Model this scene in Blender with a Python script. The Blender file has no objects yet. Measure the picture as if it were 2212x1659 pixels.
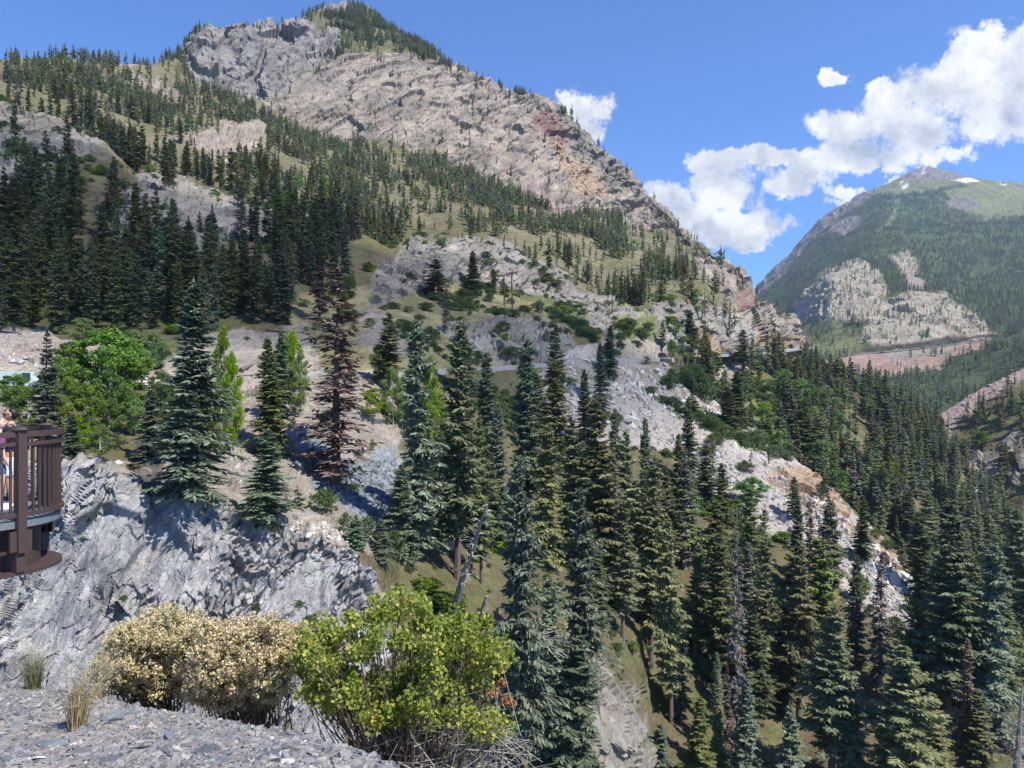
import bpy, math, random
import numpy as np
from mathutils import Vector, Matrix, Euler

scene = bpy.context.scene
COL = scene.collection
R = math.radians
# ---------------------------------------------------------------- camera, sky, sun, exposure
F = 1650.0; CX = 1106.0; HZ = 846.0          # focal length and horizon on a 2212 px wide sheet
cam_d = bpy.data.cameras.new('camera'); cam = bpy.data.objects.new('camera', cam_d); COL.objects.link(cam)
cam.location = (0, 0, 0); cam.rotation_euler = (R(90), 0, 0)
cam_d.sensor_width = 36; cam_d.lens = F / 2212 * 36
cam_d.shift_y = 16.5 / 2212
cam_d.clip_start = 0.05; cam_d.clip_end = 40000
scene.camera = cam
SUN_AZ, SUN_EL = 126.0, 53.0
SUN = Vector((math.cos(R(SUN_EL)) * math.sin(R(SUN_AZ)), math.cos(R(SUN_EL)) * math.cos(R(SUN_AZ)), math.sin(R(SUN_EL))))
sl = bpy.data.lights.new('sun', 'SUN'); sl.energy = 4.3; sl.angle = R(0.5); sl.color = (1.0, 0.94, 0.84)
so = bpy.data.objects.new('sun', sl); COL.objects.link(so)
so.rotation_euler = SUN.to_track_quat('Z', 'Y').to_euler()
scene.view_settings.view_transform = 'Standard'; scene.view_settings.look = 'None'
scene.view_settings.exposure = 0.90; scene.view_settings.gamma = 1.0
scene.view_settings.use_curve_mapping = False
try:
    scene.cycles.max_bounces = 5; scene.cycles.diffuse_bounces = 3; scene.cycles.transparent_max_bounces = 8
    scene.cycles.volume_bounces = 0
    scene.cycles.use_denoising = True
except Exception: pass

class NB:
    """tiny node-tree helper"""
    def __init__(s, nt): s.nt = nt; s.n = nt.nodes; s.l = nt.links
    def node(s, t, **kw):
        n = s.n.new(t)
        for k, v in kw.items(): setattr(n, k, v)
        return n
    def put(s, sock, v):
        if isinstance(v, bpy.types.NodeSocket): s.l.new(v, sock)
        else: sock.default_value = v
    def m(s, op, a, b=None, c=None, clamp=False):
        n = s.n.new('ShaderNodeMath'); n.operation = op; n.use_clamp = clamp
        s.put(n.inputs[0], a)
        if b is not None: s.put(n.inputs[1], b)
        if c is not None: s.put(n.inputs[2], c)
        return n.outputs[0]
    def vm(s, op, a, b=None):
        n = s.n.new('ShaderNodeVectorMath'); n.operation = op
        s.put(n.inputs[0], a)
        if b is not None: s.put(n.inputs[1], b)
        return n.outputs[0]
    def mix(s, f, a, b, bt='MIX'):
        n = s.n.new('ShaderNodeMix'); n.data_type = 'RGBA'; n.blend_type = bt
        s.put(n.inputs[0], f); s.put(n.inputs[6], a); s.put(n.inputs[7], b)
        return n.outputs[2]
    def noise(s, vec, scale, detail=4, rough=0.6, out='Fac', dist=0.0):
        n = s.n.new('ShaderNodeTexNoise'); s.put(n.inputs['Vector'], vec); s.put(n.inputs['Scale'], scale)
        n.inputs['Detail'].default_value = detail; n.inputs['Roughness'].default_value = rough; n.inputs['Distortion'].default_value = dist
        return n.outputs[out]
    def vor(s, vec, scale, out='Distance', feature='F1'):
        n = s.n.new('ShaderNodeTexVoronoi'); n.feature = feature; s.put(n.inputs['Vector'], vec); s.put(n.inputs['Scale'], scale)
        return n.outputs[out]
    def ramp(s, f, stops):
        n = s.n.new('ShaderNodeValToRGB'); s.put(n.inputs[0], f)
        e = n.color_ramp.elements
        while len(e) < len(stops): e.new(0.5)
        for i, (p, c) in enumerate(stops):
            e[i].position = p; e[i].color = (c, c, c, 1) if isinstance(c, (int, float)) else (*c, 1)
        return n.outputs[0]
    def sstep(s, f, a, b, c0=0.0, c1=1.0):
        n = s.n.new('ShaderNodeMapRange'); n.interpolation_type = 'SMOOTHSTEP'
        s.put(n.inputs[0], f); n.inputs[1].default_value = a; n.inputs[2].default_value = b
        n.inputs[3].default_value = c0; n.inputs[4].default_value = c1
        return n.outputs[0]

# ---- world: Nishita sky with cumulus laid out by world direction
CLOUDS = [(1258, 262, 78, 66), (1450, 440, 66, 52), (1520, 470, 80, 68), (1610, 492, 112, 48), (1575, 405, 110, 62),
          (1510, 348, 42, 28), (1655, 338, 74, 28), (1590, 345, 40, 26), (1435, 425, 40, 24),
          (1800, 278, 74, 40), (1795, 342, 110, 42), (1700, 400, 66, 32), (1690, 345, 60, 26), (1745, 385, 60, 28),
          (1965, 275, 116, 88), (2035, 195, 120, 62), (2160, 170, 140, 130), (2120, 95, 70, 46), (2150, 60, 30, 34),
          (2260, 110, 140, 80), (2055, 332, 72, 28), (2215, 262, 120, 52), (1925, 240, 60, 60), (1808, 178, 36, 16),
          (1812, 410, 42, 18), (1810, 432, 30, 12), (1925, 345, 46, 30), (1935, 392, 30, 16), (1625, 535, 40, 10),
          (1900, 200, 40, 20), (2340, 200, 160, 120), (1465, 490, 60, 40)]
world = bpy.data.worlds.new('World'); scene.world = world; world.use_nodes = True
w = NB(world.node_tree); w.n.clear()
sky = w.node('ShaderNodeTexSky', sky_type='NISHITA', sun_disc=False)
sky.sun_elevation = R(SUN_EL); sky.sun_rotation = R(SUN_AZ)
sky.altitude = 2500; sky.air_density = 1.0; sky.dust_density = 0.35; sky.ozone_density = 2.6
tc = w.node('ShaderNodeTexCoord'); sep = w.node('ShaderNodeSeparateXYZ'); w.put(sep.inputs[0], tc.outputs['Generated'])
X, Y, Z = sep.outputs
ys = w.m('MAXIMUM', Y, 0.05)
n1 = w.noise(tc.outputs['Generated'], 9, 6, 0.62, 'Color')
n2 = w.noise(tc.outputs['Generated'], 40, 8, 0.68, 'Color')
sp1 = w.node('ShaderNodeSeparateXYZ'); w.put(sp1.inputs[0], n1)
sp2 = w.node('ShaderNodeSeparateXYZ'); w.put(sp2.inputs[0], n2)
a = w.m('ADD', w.m('DIVIDE', X, ys), w.m('MULTIPLY', w.m('ADD', w.m('SUBTRACT', sp1.outputs[0], .5), w.m('MULTIPLY', w.m('SUBTRACT', sp2.outputs[0], .5), .55)), 0.085))
b = w.m('ADD', w.m('DIVIDE', Z, ys), w.m('MULTIPLY', w.m('ADD', w.m('SUBTRACT', sp1.outputs[1], .5), w.m('MULTIPLY', w.m('SUBTRACT', sp2.outputs[1], .5), .55)), 0.06))
field = None; low = None
for (cx, cy, rx, ry) in CLOUDS:
    ai, bi = (cx - CX) / F, (HZ - cy) / F
    u = w.m('DIVIDE', w.m('SUBTRACT', a, ai), rx / F); v = w.m('DIVIDE', w.m('SUBTRACT', b, bi), ry / F)
    d = w.m('ADD', w.m('MULTIPLY', u, u), w.m('MULTIPLY', v, v))
    g = w.m('SUBTRACT', 1.0, d)
    field = g if field is None else w.m('SMOOTH_MAX', field, g, 0.25)
n3 = w.noise(tc.outputs['Generated'], 26, 9, 0.66)
dens = w.m('ADD', field, w.m('MULTIPLY', w.m('SUBTRACT', n3, 0.5), 3.7))
mask = w.m('MULTIPLY', w.sstep(dens, -0.05, 0.60), w.sstep(Y, 0.1, 0.3))
# billow shading: the same noise looked up again a little towards the sun
off = w.vm('ADD', tc.outputs['Generated'], (0.016, 0.0, 0.022))
n4 = w.noise(off, 12, 6, 0.6); n5 = w.noise(tc.outputs['Generated'], 12, 6, 0.6)
sh = w.m('ADD', w.m('MULTIPLY', w.m('SUBTRACT', n5, n4), 3.4), 0.66)
sh2 = w.m('ADD', sh, w.m('MULTIPLY', w.sstep(dens, 0.5, 1.8), -0.20), None, True)
ccol = w.mix(sh2, (0.46, 0.52, 0.66, 1), (1.12, 1.12, 1.10, 1))
bg1 = w.node('ShaderNodeBackground')
tint = w.mix(1.0, sky.outputs[0], (0.56, 0.90, 1.36, 1), 'MULTIPLY')
w.put(bg1.inputs[0], tint); bg1.inputs[1].default_value = 0.094
bg2 = w.node('ShaderNodeBackground'); w.put(bg2.inputs[0], ccol); bg2.inputs[1].default_value = 0.54
ms = w.node('ShaderNodeMixShader'); w.put(ms.inputs[0], mask); w.l.new(bg1.outputs[0], ms.inputs[1]); w.l.new(bg2.outputs[0], ms.inputs[2])
wo = w.node('ShaderNodeOutputWorld'); w.l.new(ms.outputs[0], wo.inputs[0])

# ---------------------------------------------------------------- object helpers
def P(vx, vy, d): return np.array(((vx - CX) / F * d, d, (HZ - vy) / F * d))
def tag(o, label=None, cat=None, group=None, kind=None):
    if label: o['label'] = label
    if cat: o['category'] = cat
    if group: o['group'] = group
    if kind: o['kind'] = kind
    return o
def empty(name, loc=(0, 0, 0), rz=0, label=None, cat=None, group=None):
    o = bpy.data.objects.new(name, None); COL.objects.link(o); o.location = loc; o.rotation_euler = (0, 0, rz)
    o.empty_display_size = 0.2
    return tag(o, label, cat, group)
def link(name, me, parent=None, mat=None):
    o = bpy.data.objects.new(name, me); COL.objects.link(o)
    if parent is not None: o.parent = parent
    if mat is not None and not me.materials: me.materials.append(mat)
    return o
def mesh_np(name, V, Fq, mats=(), midx=None, smooth=False, cols=None):
    """V (n,3); Fq list of index arrays (m,3) or (m,4)"""
    me = bpy.data.meshes.new(name)
    V = np.asarray(V, dtype=np.float32)
    Fq = [np.asarray(f, dtype=np.int32) for f in (Fq if isinstance(Fq, (list, tuple)) else [Fq]) if len(f)]
    me.vertices.add(len(V)); me.vertices.foreach_set('co', V.ravel())
    nl = sum(f.size for f in Fq); npoly = sum(len(f) for f in Fq)
    me.loops.add(nl); me.polygons.add(npoly)
    me.loops.foreach_set('vertex_index', np.concatenate([f.ravel() for f in Fq]))
    tot = np.concatenate([np.full(len(f), f.shape[1], dtype=np.int32) for f in Fq])
    st = np.zeros(npoly, dtype=np.int32); st[1:] = np.cumsum(tot)[:-1]
    me.polygons.foreach_set('loop_start', st)
    try: me.polygons.foreach_set('loop_total', tot)
    except Exception: pass
    for m_ in mats: me.materials.append(m_)
    if midx is not None: me.polygons.foreach_set('material_index', np.asarray(midx, dtype=np.int32))
    me.polygons.foreach_set('use_smooth', np.full(npoly, smooth, dtype=bool))
    if cols is not None:
        at = me.color_attributes.new('Col', 'FLOAT_COLOR', 'POINT')
        c4 = np.ones((len(V), 4), dtype=np.float32); c4[:, :cols.shape[1]] = cols
        at.data.foreach_set('color', c4.ravel())
    me.update(calc_edges=True); me.validate()
    return me

class MB:
    """collects shapes into one mesh"""
    def __init__(s): s.v = []; s.f3 = []; s.f4 = []; s.n = 0
    def add(s, V, F3=None, F4=None):
        V = np.asarray(V, float)
        if F3 is not None and len(F3): s.f3.append(np.asarray(F3) + s.n)
        if F4 is not None and len(F4): s.f4.append(np.asarray(F4) + s.n)
        s.v.append(V); s.n += len(V); return s
    def box(s, c, size, rot=None, taper=1.0, top=None):
        x, y, z = [k / 2 for k in size]; t = taper
        V = np.array([(-x, -y, -z), (x, -y, -z), (x, y, -z), (-x, y, -z), (-x * t, -y * t, z), (x * t, -y * t, z), (x * t, y * t, z), (-x * t, y * t, z)])
        if rot is not None: V = V @ np.array(Euler(rot).to_matrix()).T
        return s.add(V + np.array(c), None, [(3, 2, 1, 0), (4, 5, 6, 7), (0, 1, 5, 4), (1, 2, 6, 5), (2, 3, 7, 6), (3, 0, 4, 7)])
    def tube(s, pts, rad, n=6, cap=True):
        pts = [np.array(p, float) for p in pts]
        rad = [rad] * len(pts) if isinstance(rad, (int, float)) else rad
        V = []; k = len(pts)
        ref = np.array((0.0, 0.0, 1.0))
        for i, p in enumerate(pts):
            d = pts[min(i + 1, k - 1)] - pts[max(i - 1, 0)]; d /= (np.linalg.norm(d) + 1e-9)
            r0 = ref if abs(d @ ref) < 0.95 else np.array((1.0, 0, 0))
            a_ = np.cross(d, r0); a_ /= np.linalg.norm(a_); b_ = np.cross(d, a_)
            for j in range(n):
                t = 2 * math.pi * j / n
                V.append(p + rad[i] * (math.cos(t) * a_ + math.sin(t) * b_))
        q = [(i * n + j, i * n + (j + 1) % n, (i + 1) * n + (j + 1) % n, (i + 1) * n + j) for i in range(k - 1) for j in range(n)]
        t3 = []
        if cap and n > 2:
            V.append(pts[0]); V.append(pts[-1]); a0, a1 = k * n, k * n + 1
            t3 = [(a0, (j + 1) % n, j) for j in range(n)] + [(a1, (k - 1) * n + j, (k - 1) * n + (j + 1) % n) for j in range(n)]
        return s.add(V, t3, q)
    def prism(s, poly, y0, y1, axis='y'):
        """outline in x,z swept along y"""
        n = len(poly); V = [(p[0], y0, p[1]) for p in poly] + [(p[0], y1, p[1]) for p in poly]
        V = np.array(V, float)
        q = [(i, (i + 1) % n, n + (i + 1) % n, n + i) for i in range(n)]
        c0 = V[:n].mean(0); c1 = V[n:].mean(0); V = np.vstack([V, c0, c1])
        t = [(2 * n, (i + 1) % n, i) for i in range(n)] + [(2 * n + 1, n + i, n + (i + 1) % n) for i in range(n)]
        return s.add(V, t, q)
    def mesh(s, name, mat=None, smooth=False, cols=None):
        fs = []
        if s.f3: fs.append(np.vstack(s.f3))
        if s.f4: fs.append(np.vstack(s.f4))
        return mesh_np(name, np.vstack(s.v), fs, [mat] if mat else [], smooth=smooth, cols=cols)
    def build(s, name, mat=None, parent=None, smooth=False, cols=None):
        return link(name, s.mesh(name, mat, smooth, cols), parent)

# ---------------------------------------------------------------- numpy noise
def _h(ix, iy, iz, s):
    h = (ix.astype(np.int64) * 374761393 + iy.astype(np.int64) * 668265263 + iz.astype(np.int64) * 2147483647 + s * 974634777) & 0xffffffff
    h = ((h ^ (h >> 13)) * 1274126177) & 0xffffffff
    h = ((h ^ (h >> 16)) * 2246822519) & 0xffffffff
    return ((h ^ (h >> 15)) & 0xffffff).astype(np.float64) / 0xffffff
def vnoise(p, s=0):
    i = np.floor(p).astype(np.int64); f = p - i; f = f * f * f * (f * (f * 6 - 15) + 10)
    x, y, z = i[..., 0], i[..., 1], i[..., 2]; r = 0
    for dx in (0, 1):
        for dy in (0, 1):
            for dz in (0, 1):
                wgt = (f[..., 0] if dx else 1 - f[..., 0]) * (f[..., 1] if dy else 1 - f[..., 1]) * (f[..., 2] if dz else 1 - f[..., 2])
                r = r + wgt * _h(x + dx, y + dy, z + dz, s)
    return r * 2 - 1
def fbm(p, o=5, s=0, g=0.5, ridged=False):
    r = 0; a_ = 1; t = 0
    for k in range(o):
        n = vnoise(p * (2.03 ** k) + 17.3 * k, s + k)
        if ridged: n = 1 - 2 * np.abs(n)
        r = r + a_ * n; t += a_; a_ *= g
    return r / t
def facet(p, s=0, tilt=1.0):
    """blocky rock: every Voronoi cell is its own tilted plane"""
    i = np.floor(p).astype(np.int64); best = np.full(p.shape[:-1], 1e9); val = np.zeros(p.shape[:-1])
    for dx in (-1, 0, 1):
        for dy in (-1, 0, 1):
            for dz in (-1, 0, 1):
                cx_, cy_, cz_ = i[..., 0] + dx, i[..., 1] + dy, i[..., 2] + dz
                jx, jy, jz = _h(cx_, cy_, cz_, s), _h(cx_, cy_, cz_, s + 1), _h(cx_, cy_, cz_, s + 2)
                ox, oy, oz = p[..., 0] - cx_ - jx, p[..., 1] - cy_ - jy, p[..., 2] - cz_ - jz
                d2 = ox * ox + oy * oy + oz * oz
                v_ = tilt * (ox * (2 * _h(cx_, cy_, cz_, s + 3) - 1) + oy * (2 * _h(cx_, cy_, cz_, s + 4) - 1) + oz * (2 * _h(cx_, cy_, cz_, s + 5) - 1)) + _h(cx_, cy_, cz_, s + 6) - 0.5
                m_ = d2 < best; best = np.where(m_, d2, best); val = np.where(m_, v_, val)
    return val
def inpoly(x, y, poly):
    r = np.zeros(x.shape, bool); n = len(poly); j = n - 1
    for i in range(n):
        xi, yi = poly[i]; xj, yj = poly[j]
        c = ((yi > y) != (yj > y)) & (x < (xj - xi) * (y - yi) / ((yj - yi) or 1e-9) + xi)
        r ^= c; j = i
    return r

# ---------------------------------------------------------------- materials
def newmat(name):
    m = bpy.data.materials.new(name); m.use_nodes = True; nb = NB(m.node_tree); nb.n.clear()
    out = nb.node('ShaderNodeOutputMaterial'); return m, nb, out
def terrain_mat(name, s0, bump, dist, streak=None, var=0.5):
    """albedo from the painted rock type, broken up with noise of real size; s0 = 1/metre"""
    m, nb, out = newmat(name)
    at = nb.node('ShaderNodeAttribute', attribute_name='Col'); tcn = nb.node('ShaderNodeTexCoord'); o = tcn.outputs['Object']
    if streak:
        mp = nb.node('ShaderNodeMapping'); nb.put(mp.inputs[0], o); mp.inputs[2].default_value = streak[0]; sv = nb.vm('MULTIPLY', mp.outputs[0], streak[1])
    else: sv = o
    na = nb.noise(o, s0 * 0.25, 6, 0.65); nc = nb.noise(sv, s0 * 1.5, 7, 0.72); nd = nb.noise(sv, s0 * 7, 5, 0.7)
    f = nb.m('ADD', nb.m('ADD', nb.m('MULTIPLY', na, 0.8), nb.m('MULTIPLY', nc, 1.0)), nb.m('MULTIPLY', nd, 0.9))
    k = nb.m('ADD', nb.m('MULTIPLY', nb.m('SUBTRACT', f, 1.35), var * 2.2), 1.0)
    hue = nb.noise(o, s0 * 0.6, 4, 0.6, 'Color')
    tint = nb.mix(0.10, (0.5, 0.5, 0.5, 1), hue)
    c = nb.mix(1.0, at.outputs['Color'], nb.vm('MULTIPLY', nb.vm('ADD', tint, tint), (1, 1, 1)), 'MULTIPLY')
    kk = nb.node('ShaderNodeCombineXYZ')
    for i in range(3): nb.put(kk.inputs[i], k)
    c = nb.vm('MULTIPLY', c, kk.outputs[0])
    bs = nb.node('ShaderNodeBsdfPrincipled'); nb.put(bs.inputs['Base Color'], c); bs.inputs['Roughness'].default_value = 0.9
    bs.inputs['Specular IOR Level'].default_value = 0.15
    vo = nb.vor(sv, s0 * 2.2); vo2 = nb.vor(sv, s0 * 8)
    h = nb.m('ADD', nb.m('ADD', nb.m('MULTIPLY', vo, 0.7), nb.m('MULTIPLY', vo2, 0.25)), nb.m('ADD', nb.m('MULTIPLY', nc, 1.2), nb.m('MULTIPLY', nd, 0.4)))
    bp = nb.node('ShaderNodeBump'); bp.inputs['Strength'].default_value = bump; bp.inputs['Distance'].default_value = dist
    nb.put(bp.inputs['Height'], h); nb.l.new(bp.outputs[0], bs.inputs['Normal'])
    nb.l.new(bs.outputs[0], out.inputs[0]); return m
def foliage_mat(name, c1, c2, c3=None, transl=0.25, scale=1.2, rough=0.75, jit=1.0):
    m, nb, out = newmat(name)
    oi = nb.node('ShaderNodeObjectInfo'); geo = nb.node('ShaderNodeNewGeometry'); tcn = nb.node('ShaderNodeTexCoord')
    n = nb.noise(tcn.outputs['Object'], scale, 3, 0.6)
    isl = geo.outputs['Random Per Island']
    f = nb.m('ADD', nb.m('MULTIPLY', n, 0.7), nb.m('MULTIPLY', isl, 0.5), None, False)
    f = nb.sstep(f, 0.3, 0.95)
    c = nb.mix(f, (*c1, 1), (*c2, 1))
    if c3 is not None:
        c = nb.mix(nb.sstep(nb.m('ADD', nb.m('MULTIPLY', nb.noise(tcn.outputs['Object'], scale * 0.35, 3), 0.8), nb.m('MULTIPLY', isl, 0.4)), 0.55, 0.8), c, (*c3, 1))
    hs = nb.node('ShaderNodeHueSaturation'); nb.put(hs.inputs['Color'], c)
    nb.put(hs.inputs['Hue'], nb.m('ADD', nb.m('MULTIPLY', oi.outputs['Random'], 0.05 * jit), 0.5 - 0.022 * jit))
    nb.put(hs.inputs['Value'], nb.m('ADD', nb.m('MULTIPLY', nb.m('FRACT', nb.m('MULTIPLY', oi.outputs['Random'], 7.31)), 0.55 * jit), 1 - 0.25 * jit))
    nb.put(hs.inputs['Saturation'], nb.m('ADD', nb.m('MULTIPLY', nb.m('FRACT', nb.m('MULTIPLY', oi.outputs['Random'], 13.7)), 0.4 * jit), 1 - 0.2 * jit))
    df = nb.node('ShaderNodeBsdfPrincipled'); nb.put(df.inputs['Base Color'], hs.outputs[0]); df.inputs['Roughness'].default_value = rough
    df.inputs['Specular IOR Level'].default_value = 0.2
    if transl > 0:
        tr = nb.node('ShaderNodeBsdfTranslucent'); nb.put(tr.inputs[0], hs.outputs[0])
        mx = nb.node('ShaderNodeMixShader'); mx.inputs[0].default_value = transl
        nb.l.new(df.outputs[0], mx.inputs[1]); nb.l.new(tr.outputs[0], mx.inputs[2]); nb.l.new(mx.outputs[0], out.inputs[0])
    else: nb.l.new(df.outputs[0], out.inputs[0])
    return m
def plain_mat(name, c, rough=0.7, metal=0.0, var=0.15, scale=8.0, bump=0.0, spec=0.3, coat=0.0):
    m, nb, out = newmat(name); tcn = nb.node('ShaderNodeTexCoord')
    n = nb.noise(tcn.outputs['Object'], scale, 5, 0.6)
    k = nb.m('ADD', nb.m('MULTIPLY', nb.m('SUBTRACT', n, 0.5), var * 2), 1.0)
    kk = nb.node('ShaderNodeCombineXYZ')
    for i in range(3): nb.put(kk.inputs[i], k)
    bs = nb.node('ShaderNodeBsdfPrincipled'); nb.put(bs.inputs['Base Color'], nb.vm('MULTIPLY', kk.outputs[0], c))
    bs.inputs['Roughness'].default_value = rough; bs.inputs['Metallic'].default_value = metal; bs.inputs['Specular IOR Level'].default_value = spec
    bs.inputs['Coat Weight'].default_value = coat
    if bump:
        bp = nb.node('ShaderNodeBump'); bp.inputs['Strength'].default_value = bump; bp.inputs['Distance'].default_value = 0.02
        nb.put(bp.inputs['Height'], n); nb.l.new(bp.outputs[0], bs.inputs['Normal'])
    nb.l.new(bs.outputs[0], out.inputs[0]); return m
M = {}
M['bark'] = plain_mat('bark', (0.13, 0.10, 0.085), 0.9, var=0.4, scale=3, bump=0.5)
M['bark_grey'] = plain_mat('bark_grey', (0.25, 0.235, 0.22), 0.9, var=0.35, scale=3, bump=0.5)
M['bark_pale'] = plain_mat('bark_pale', (0.50, 0.48, 0.40), 0.8, var=0.35, scale=2.5)
M['spruce_dark'] = foliage_mat('spruce_dark', (0.084, 0.112, 0.048), (0.215, 0.245, 0.110))
M['spruce_blue'] = foliage_mat('spruce_blue', (0.088, 0.122, 0.080), (0.230, 0.275, 0.180))
M['fir_olive'] = foliage_mat('fir_olive', (0.105, 0.125, 0.045), (0.265, 0.275, 0.125))
M['needle_brown'] = foliage_mat('needle_brown', (0.13, 0.075, 0.058), (0.26, 0.165, 0.135), transl=0.1)
M['needle_grey'] = foliage_mat('needle_grey', (0.14, 0.125, 0.11), (0.26, 0.235, 0.21), transl=0.05)
M['needle_dull'] = foliage_mat('needle_dull', (0.12, 0.085, 0.072), (0.23, 0.17, 0.145), transl=0.1)
M['aspen'] = foliage_mat('aspen', (0.085, 0.145, 0.035), (0.21, 0.30, 0.09), transl=0.35)
M['lime'] = foliage_mat('lime', (0.12, 0.19, 0.025), (0.27, 0.34, 0.06), transl=0.35)
M['oak_green'] = foliage_mat('oak_green', (0.045, 0.080, 0.026), (0.12, 0.165, 0.060), transl=0.3)
# ---------------------------------------------------------------- terrain lofts
def smooth1(A, r, axis):
    for _ in range(r):
        B = A.copy()
        sl0 = [slice(None)] * A.ndim; sl1 = list(sl0); sl2 = list(sl0)
        sl0[axis] = slice(1, -1); sl1[axis] = slice(0, -2); sl2[axis] = slice(2, None)
        B[tuple(sl0)] = 0.5 * A[tuple(sl0)] + 0.25 * (A[tuple(sl1)] + A[tuple(sl2)]); A = B
    return A
TYPES = {  # colour, displacement style
    'floor': ((0.125, 0.105, 0.062), 0), 'meadow': ((0.27, 0.235, 0.125), 0), 'green': ((0.125, 0.145, 0.060), 0), 'duff': ((0.165, 0.145, 0.09), 0), 'thicket': ((0.12, 0.12, 0.06), 0),
    'grey': ((0.235, 0.215, 0.185), 1), 'tan': ((0.265, 0.225, 0.185), 2), 'slate': ((0.33, 0.325, 0.32), 3),
    'gravel': ((0.29, 0.255, 0.215), 4), 'white': ((0.35, 0.315, 0.28), 4), 'orange': ((0.33, 0.24, 0.165), 1),
    'pink': ((0.28, 0.215, 0.195), 4), 'red': ((0.30, 0.205, 0.165), 4), 'snow': ((0.88, 0.89, 0.92), 0),
    'alpine': ((0.145, 0.16, 0.08), 0), 'river': ((0.55, 0.56, 0.42), 0), 'blue': ((0.24, 0.255, 0.275), 4),
    'cliff': ((0.22, 0.205, 0.19), 5), 'rust': ((0.22, 0.14, 0.115), 1), 'dark': ((0.10, 0.085, 0.075), 0),
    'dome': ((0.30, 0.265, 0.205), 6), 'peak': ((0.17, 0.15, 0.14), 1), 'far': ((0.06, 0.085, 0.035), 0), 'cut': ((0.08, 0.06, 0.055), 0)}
TN = list(TYPES); TI = {k: i for i, k in enumerate(TN)}
class Loft: pass
def loft(name, strings, x0, x1, dx, default, zones, amp, mat, label, rowpx=2.3, jit=7.0, seed=0, smv=3, smx=3, maxrow=170, sharp=1.0):
    xs = np.arange(x0, x1 + dx, dx); K = len(strings)
    S = np.zeros((K, len(xs), 3))
    pvy = None
    for k, st in enumerate(strings):
        st = np.array(sorted(st), float)
        vy = np.interp(xs, st[:, 0], st[:, 1]); d = np.interp(xs, st[:, 0], st[:, 2])
        S[k, :, 0] = vy; S[k, :, 1] = d
    S = smooth1(S, smx, 1)
    rows = []; ppy = []
    W = np.zeros((K, len(xs), 3))
    W[..., 0] = (xs[None] - CX) / F * S[..., 1]; W[..., 1] = S[..., 1]; W[..., 2] = (HZ - S[..., 0]) / F * S[..., 1]
    for k in range(K - 1):
        dv = np.percentile(S[k, :, 0] - S[k + 1, :, 0], 90)
        n = int(np.clip(dv / rowpx, 8, maxrow))
        t = np.linspace(0, 1, n, endpoint=(k == K - 2))[:, None, None]
        rows.append(W[k][None] * (1 - t) + W[k + 1][None] * t)
    G = np.vstack(rows); G = smooth1(G, smv, 0)
    nr, nc = G.shape[:2]
    VX = G[..., 0] / G[..., 1] * F + CX; VY = HZ - G[..., 2] / G[..., 1] * F
    # rock types, with ragged borders
    Q = G * (1650.0 / G[..., 1:2]) / 42
    Q = G / (0.026 * np.clip(G[..., 1:2], 40, 3000) ** 0.98)
    Q = np.stack([VX / 42, VY / 26, np.zeros_like(VX)], -1)
    j1 = fbm(Q, 6, 50 + seed, 0.62); j2 = fbm(Q + 91.7, 6, 60 + seed, 0.62)
    JX, JY = VX + j1 * jit * 5, VY + j2 * jit * 3.6
    T = np.full(VX.shape, TI[default], np.int32)
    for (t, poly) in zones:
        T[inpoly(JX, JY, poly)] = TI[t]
    # broken ground cover over the smooth types
    colr = np.array([TYPES[k][0] for k in TN])[T]
    style = np.array([TYPES[k][1] for k in TN])[T]
    # displacement along the surface normal
    du = np.gradient(G, axis=1); dvv = np.gradient(G, axis=0)
    N = np.cross(du, dvv); N /= (np.linalg.norm(N, axis=-1, keepdims=True) + 1e-9)
    mk = {}
    for k_ in np.unique(style):
        m_ = smooth1(smooth1((style == k_).astype(float), 6, 0), 6, 1); mk[int(k_)] = m_
    D = amp(G, VX, VY, mk)
    colr = smooth1(smooth1(colr, 1, 0), 1, 1)
    G0 = G.copy()
    G = G + N * D[..., None]
    q = fbm(G0 / (G0[..., 1:2].mean() * 0.02), 5, 70 + seed)
    gq = np.clip(fbm(G0 / (G0[..., 1:2].mean() * 0.035) + 31, 4, 90 + seed) * 2.2 + .35, 0, 1)[..., None] * smooth1(smooth1(np.isin(T, [TI['floor'], TI['meadow'], TI['duff'], TI['green']]).astype(float), 2, 0), 2, 1)[..., None]
    colr = colr * (1 - gq * .55) + np.array((0.115, 0.125, 0.045)) * gq * .55
    colr = colr * (1 + 0.25 * q[..., None])
    km = np.isin(T, [TI['tan'], TI['slate'], TI['grey']]); qs = rot(G0[km], 'Y', R(44 if seed == 1 else -22)) * (np.array((.006, .03, .09)) if seed == 1 else np.array((1.6, 1.0, .16)))
    colr[km] = colr[km] * (1 + 0.42 * fbm(qs, 4, 95))[:, None]
    idx = np.arange(nr * nc).reshape(nr, nc)
    Fq = np.stack([idx[:-1, :-1].ravel(), idx[:-1, 1:].ravel(), idx[1:, 1:].ravel(), idx[1:, :-1].ravel()], -1)
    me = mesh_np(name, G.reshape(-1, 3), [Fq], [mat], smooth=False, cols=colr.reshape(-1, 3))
    o = link(name, me); tag(o, label, None, None, 'structure')
    L = Loft(); L.G = G; L.VX = VX; L.VY = VY; L.T = T; L.o = o; L.N = N; L.W = W; L.xs = xs
    e1 = G[:-1, 1:] - G[:-1, :-1]; e2 = G[1:, :-1] - G[:-1, :-1]
    L.area3 = np.linalg.norm(np.cross(e1, e2), axis=-1)
    L.area = np.abs(e1[..., 0] * e2[..., 1] - e1[..., 1] * e2[..., 0])
    return L
def rot(p, ax, ang):
    return p @ np.array(Matrix.Rotation(ang, 3, ax)).T
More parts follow.
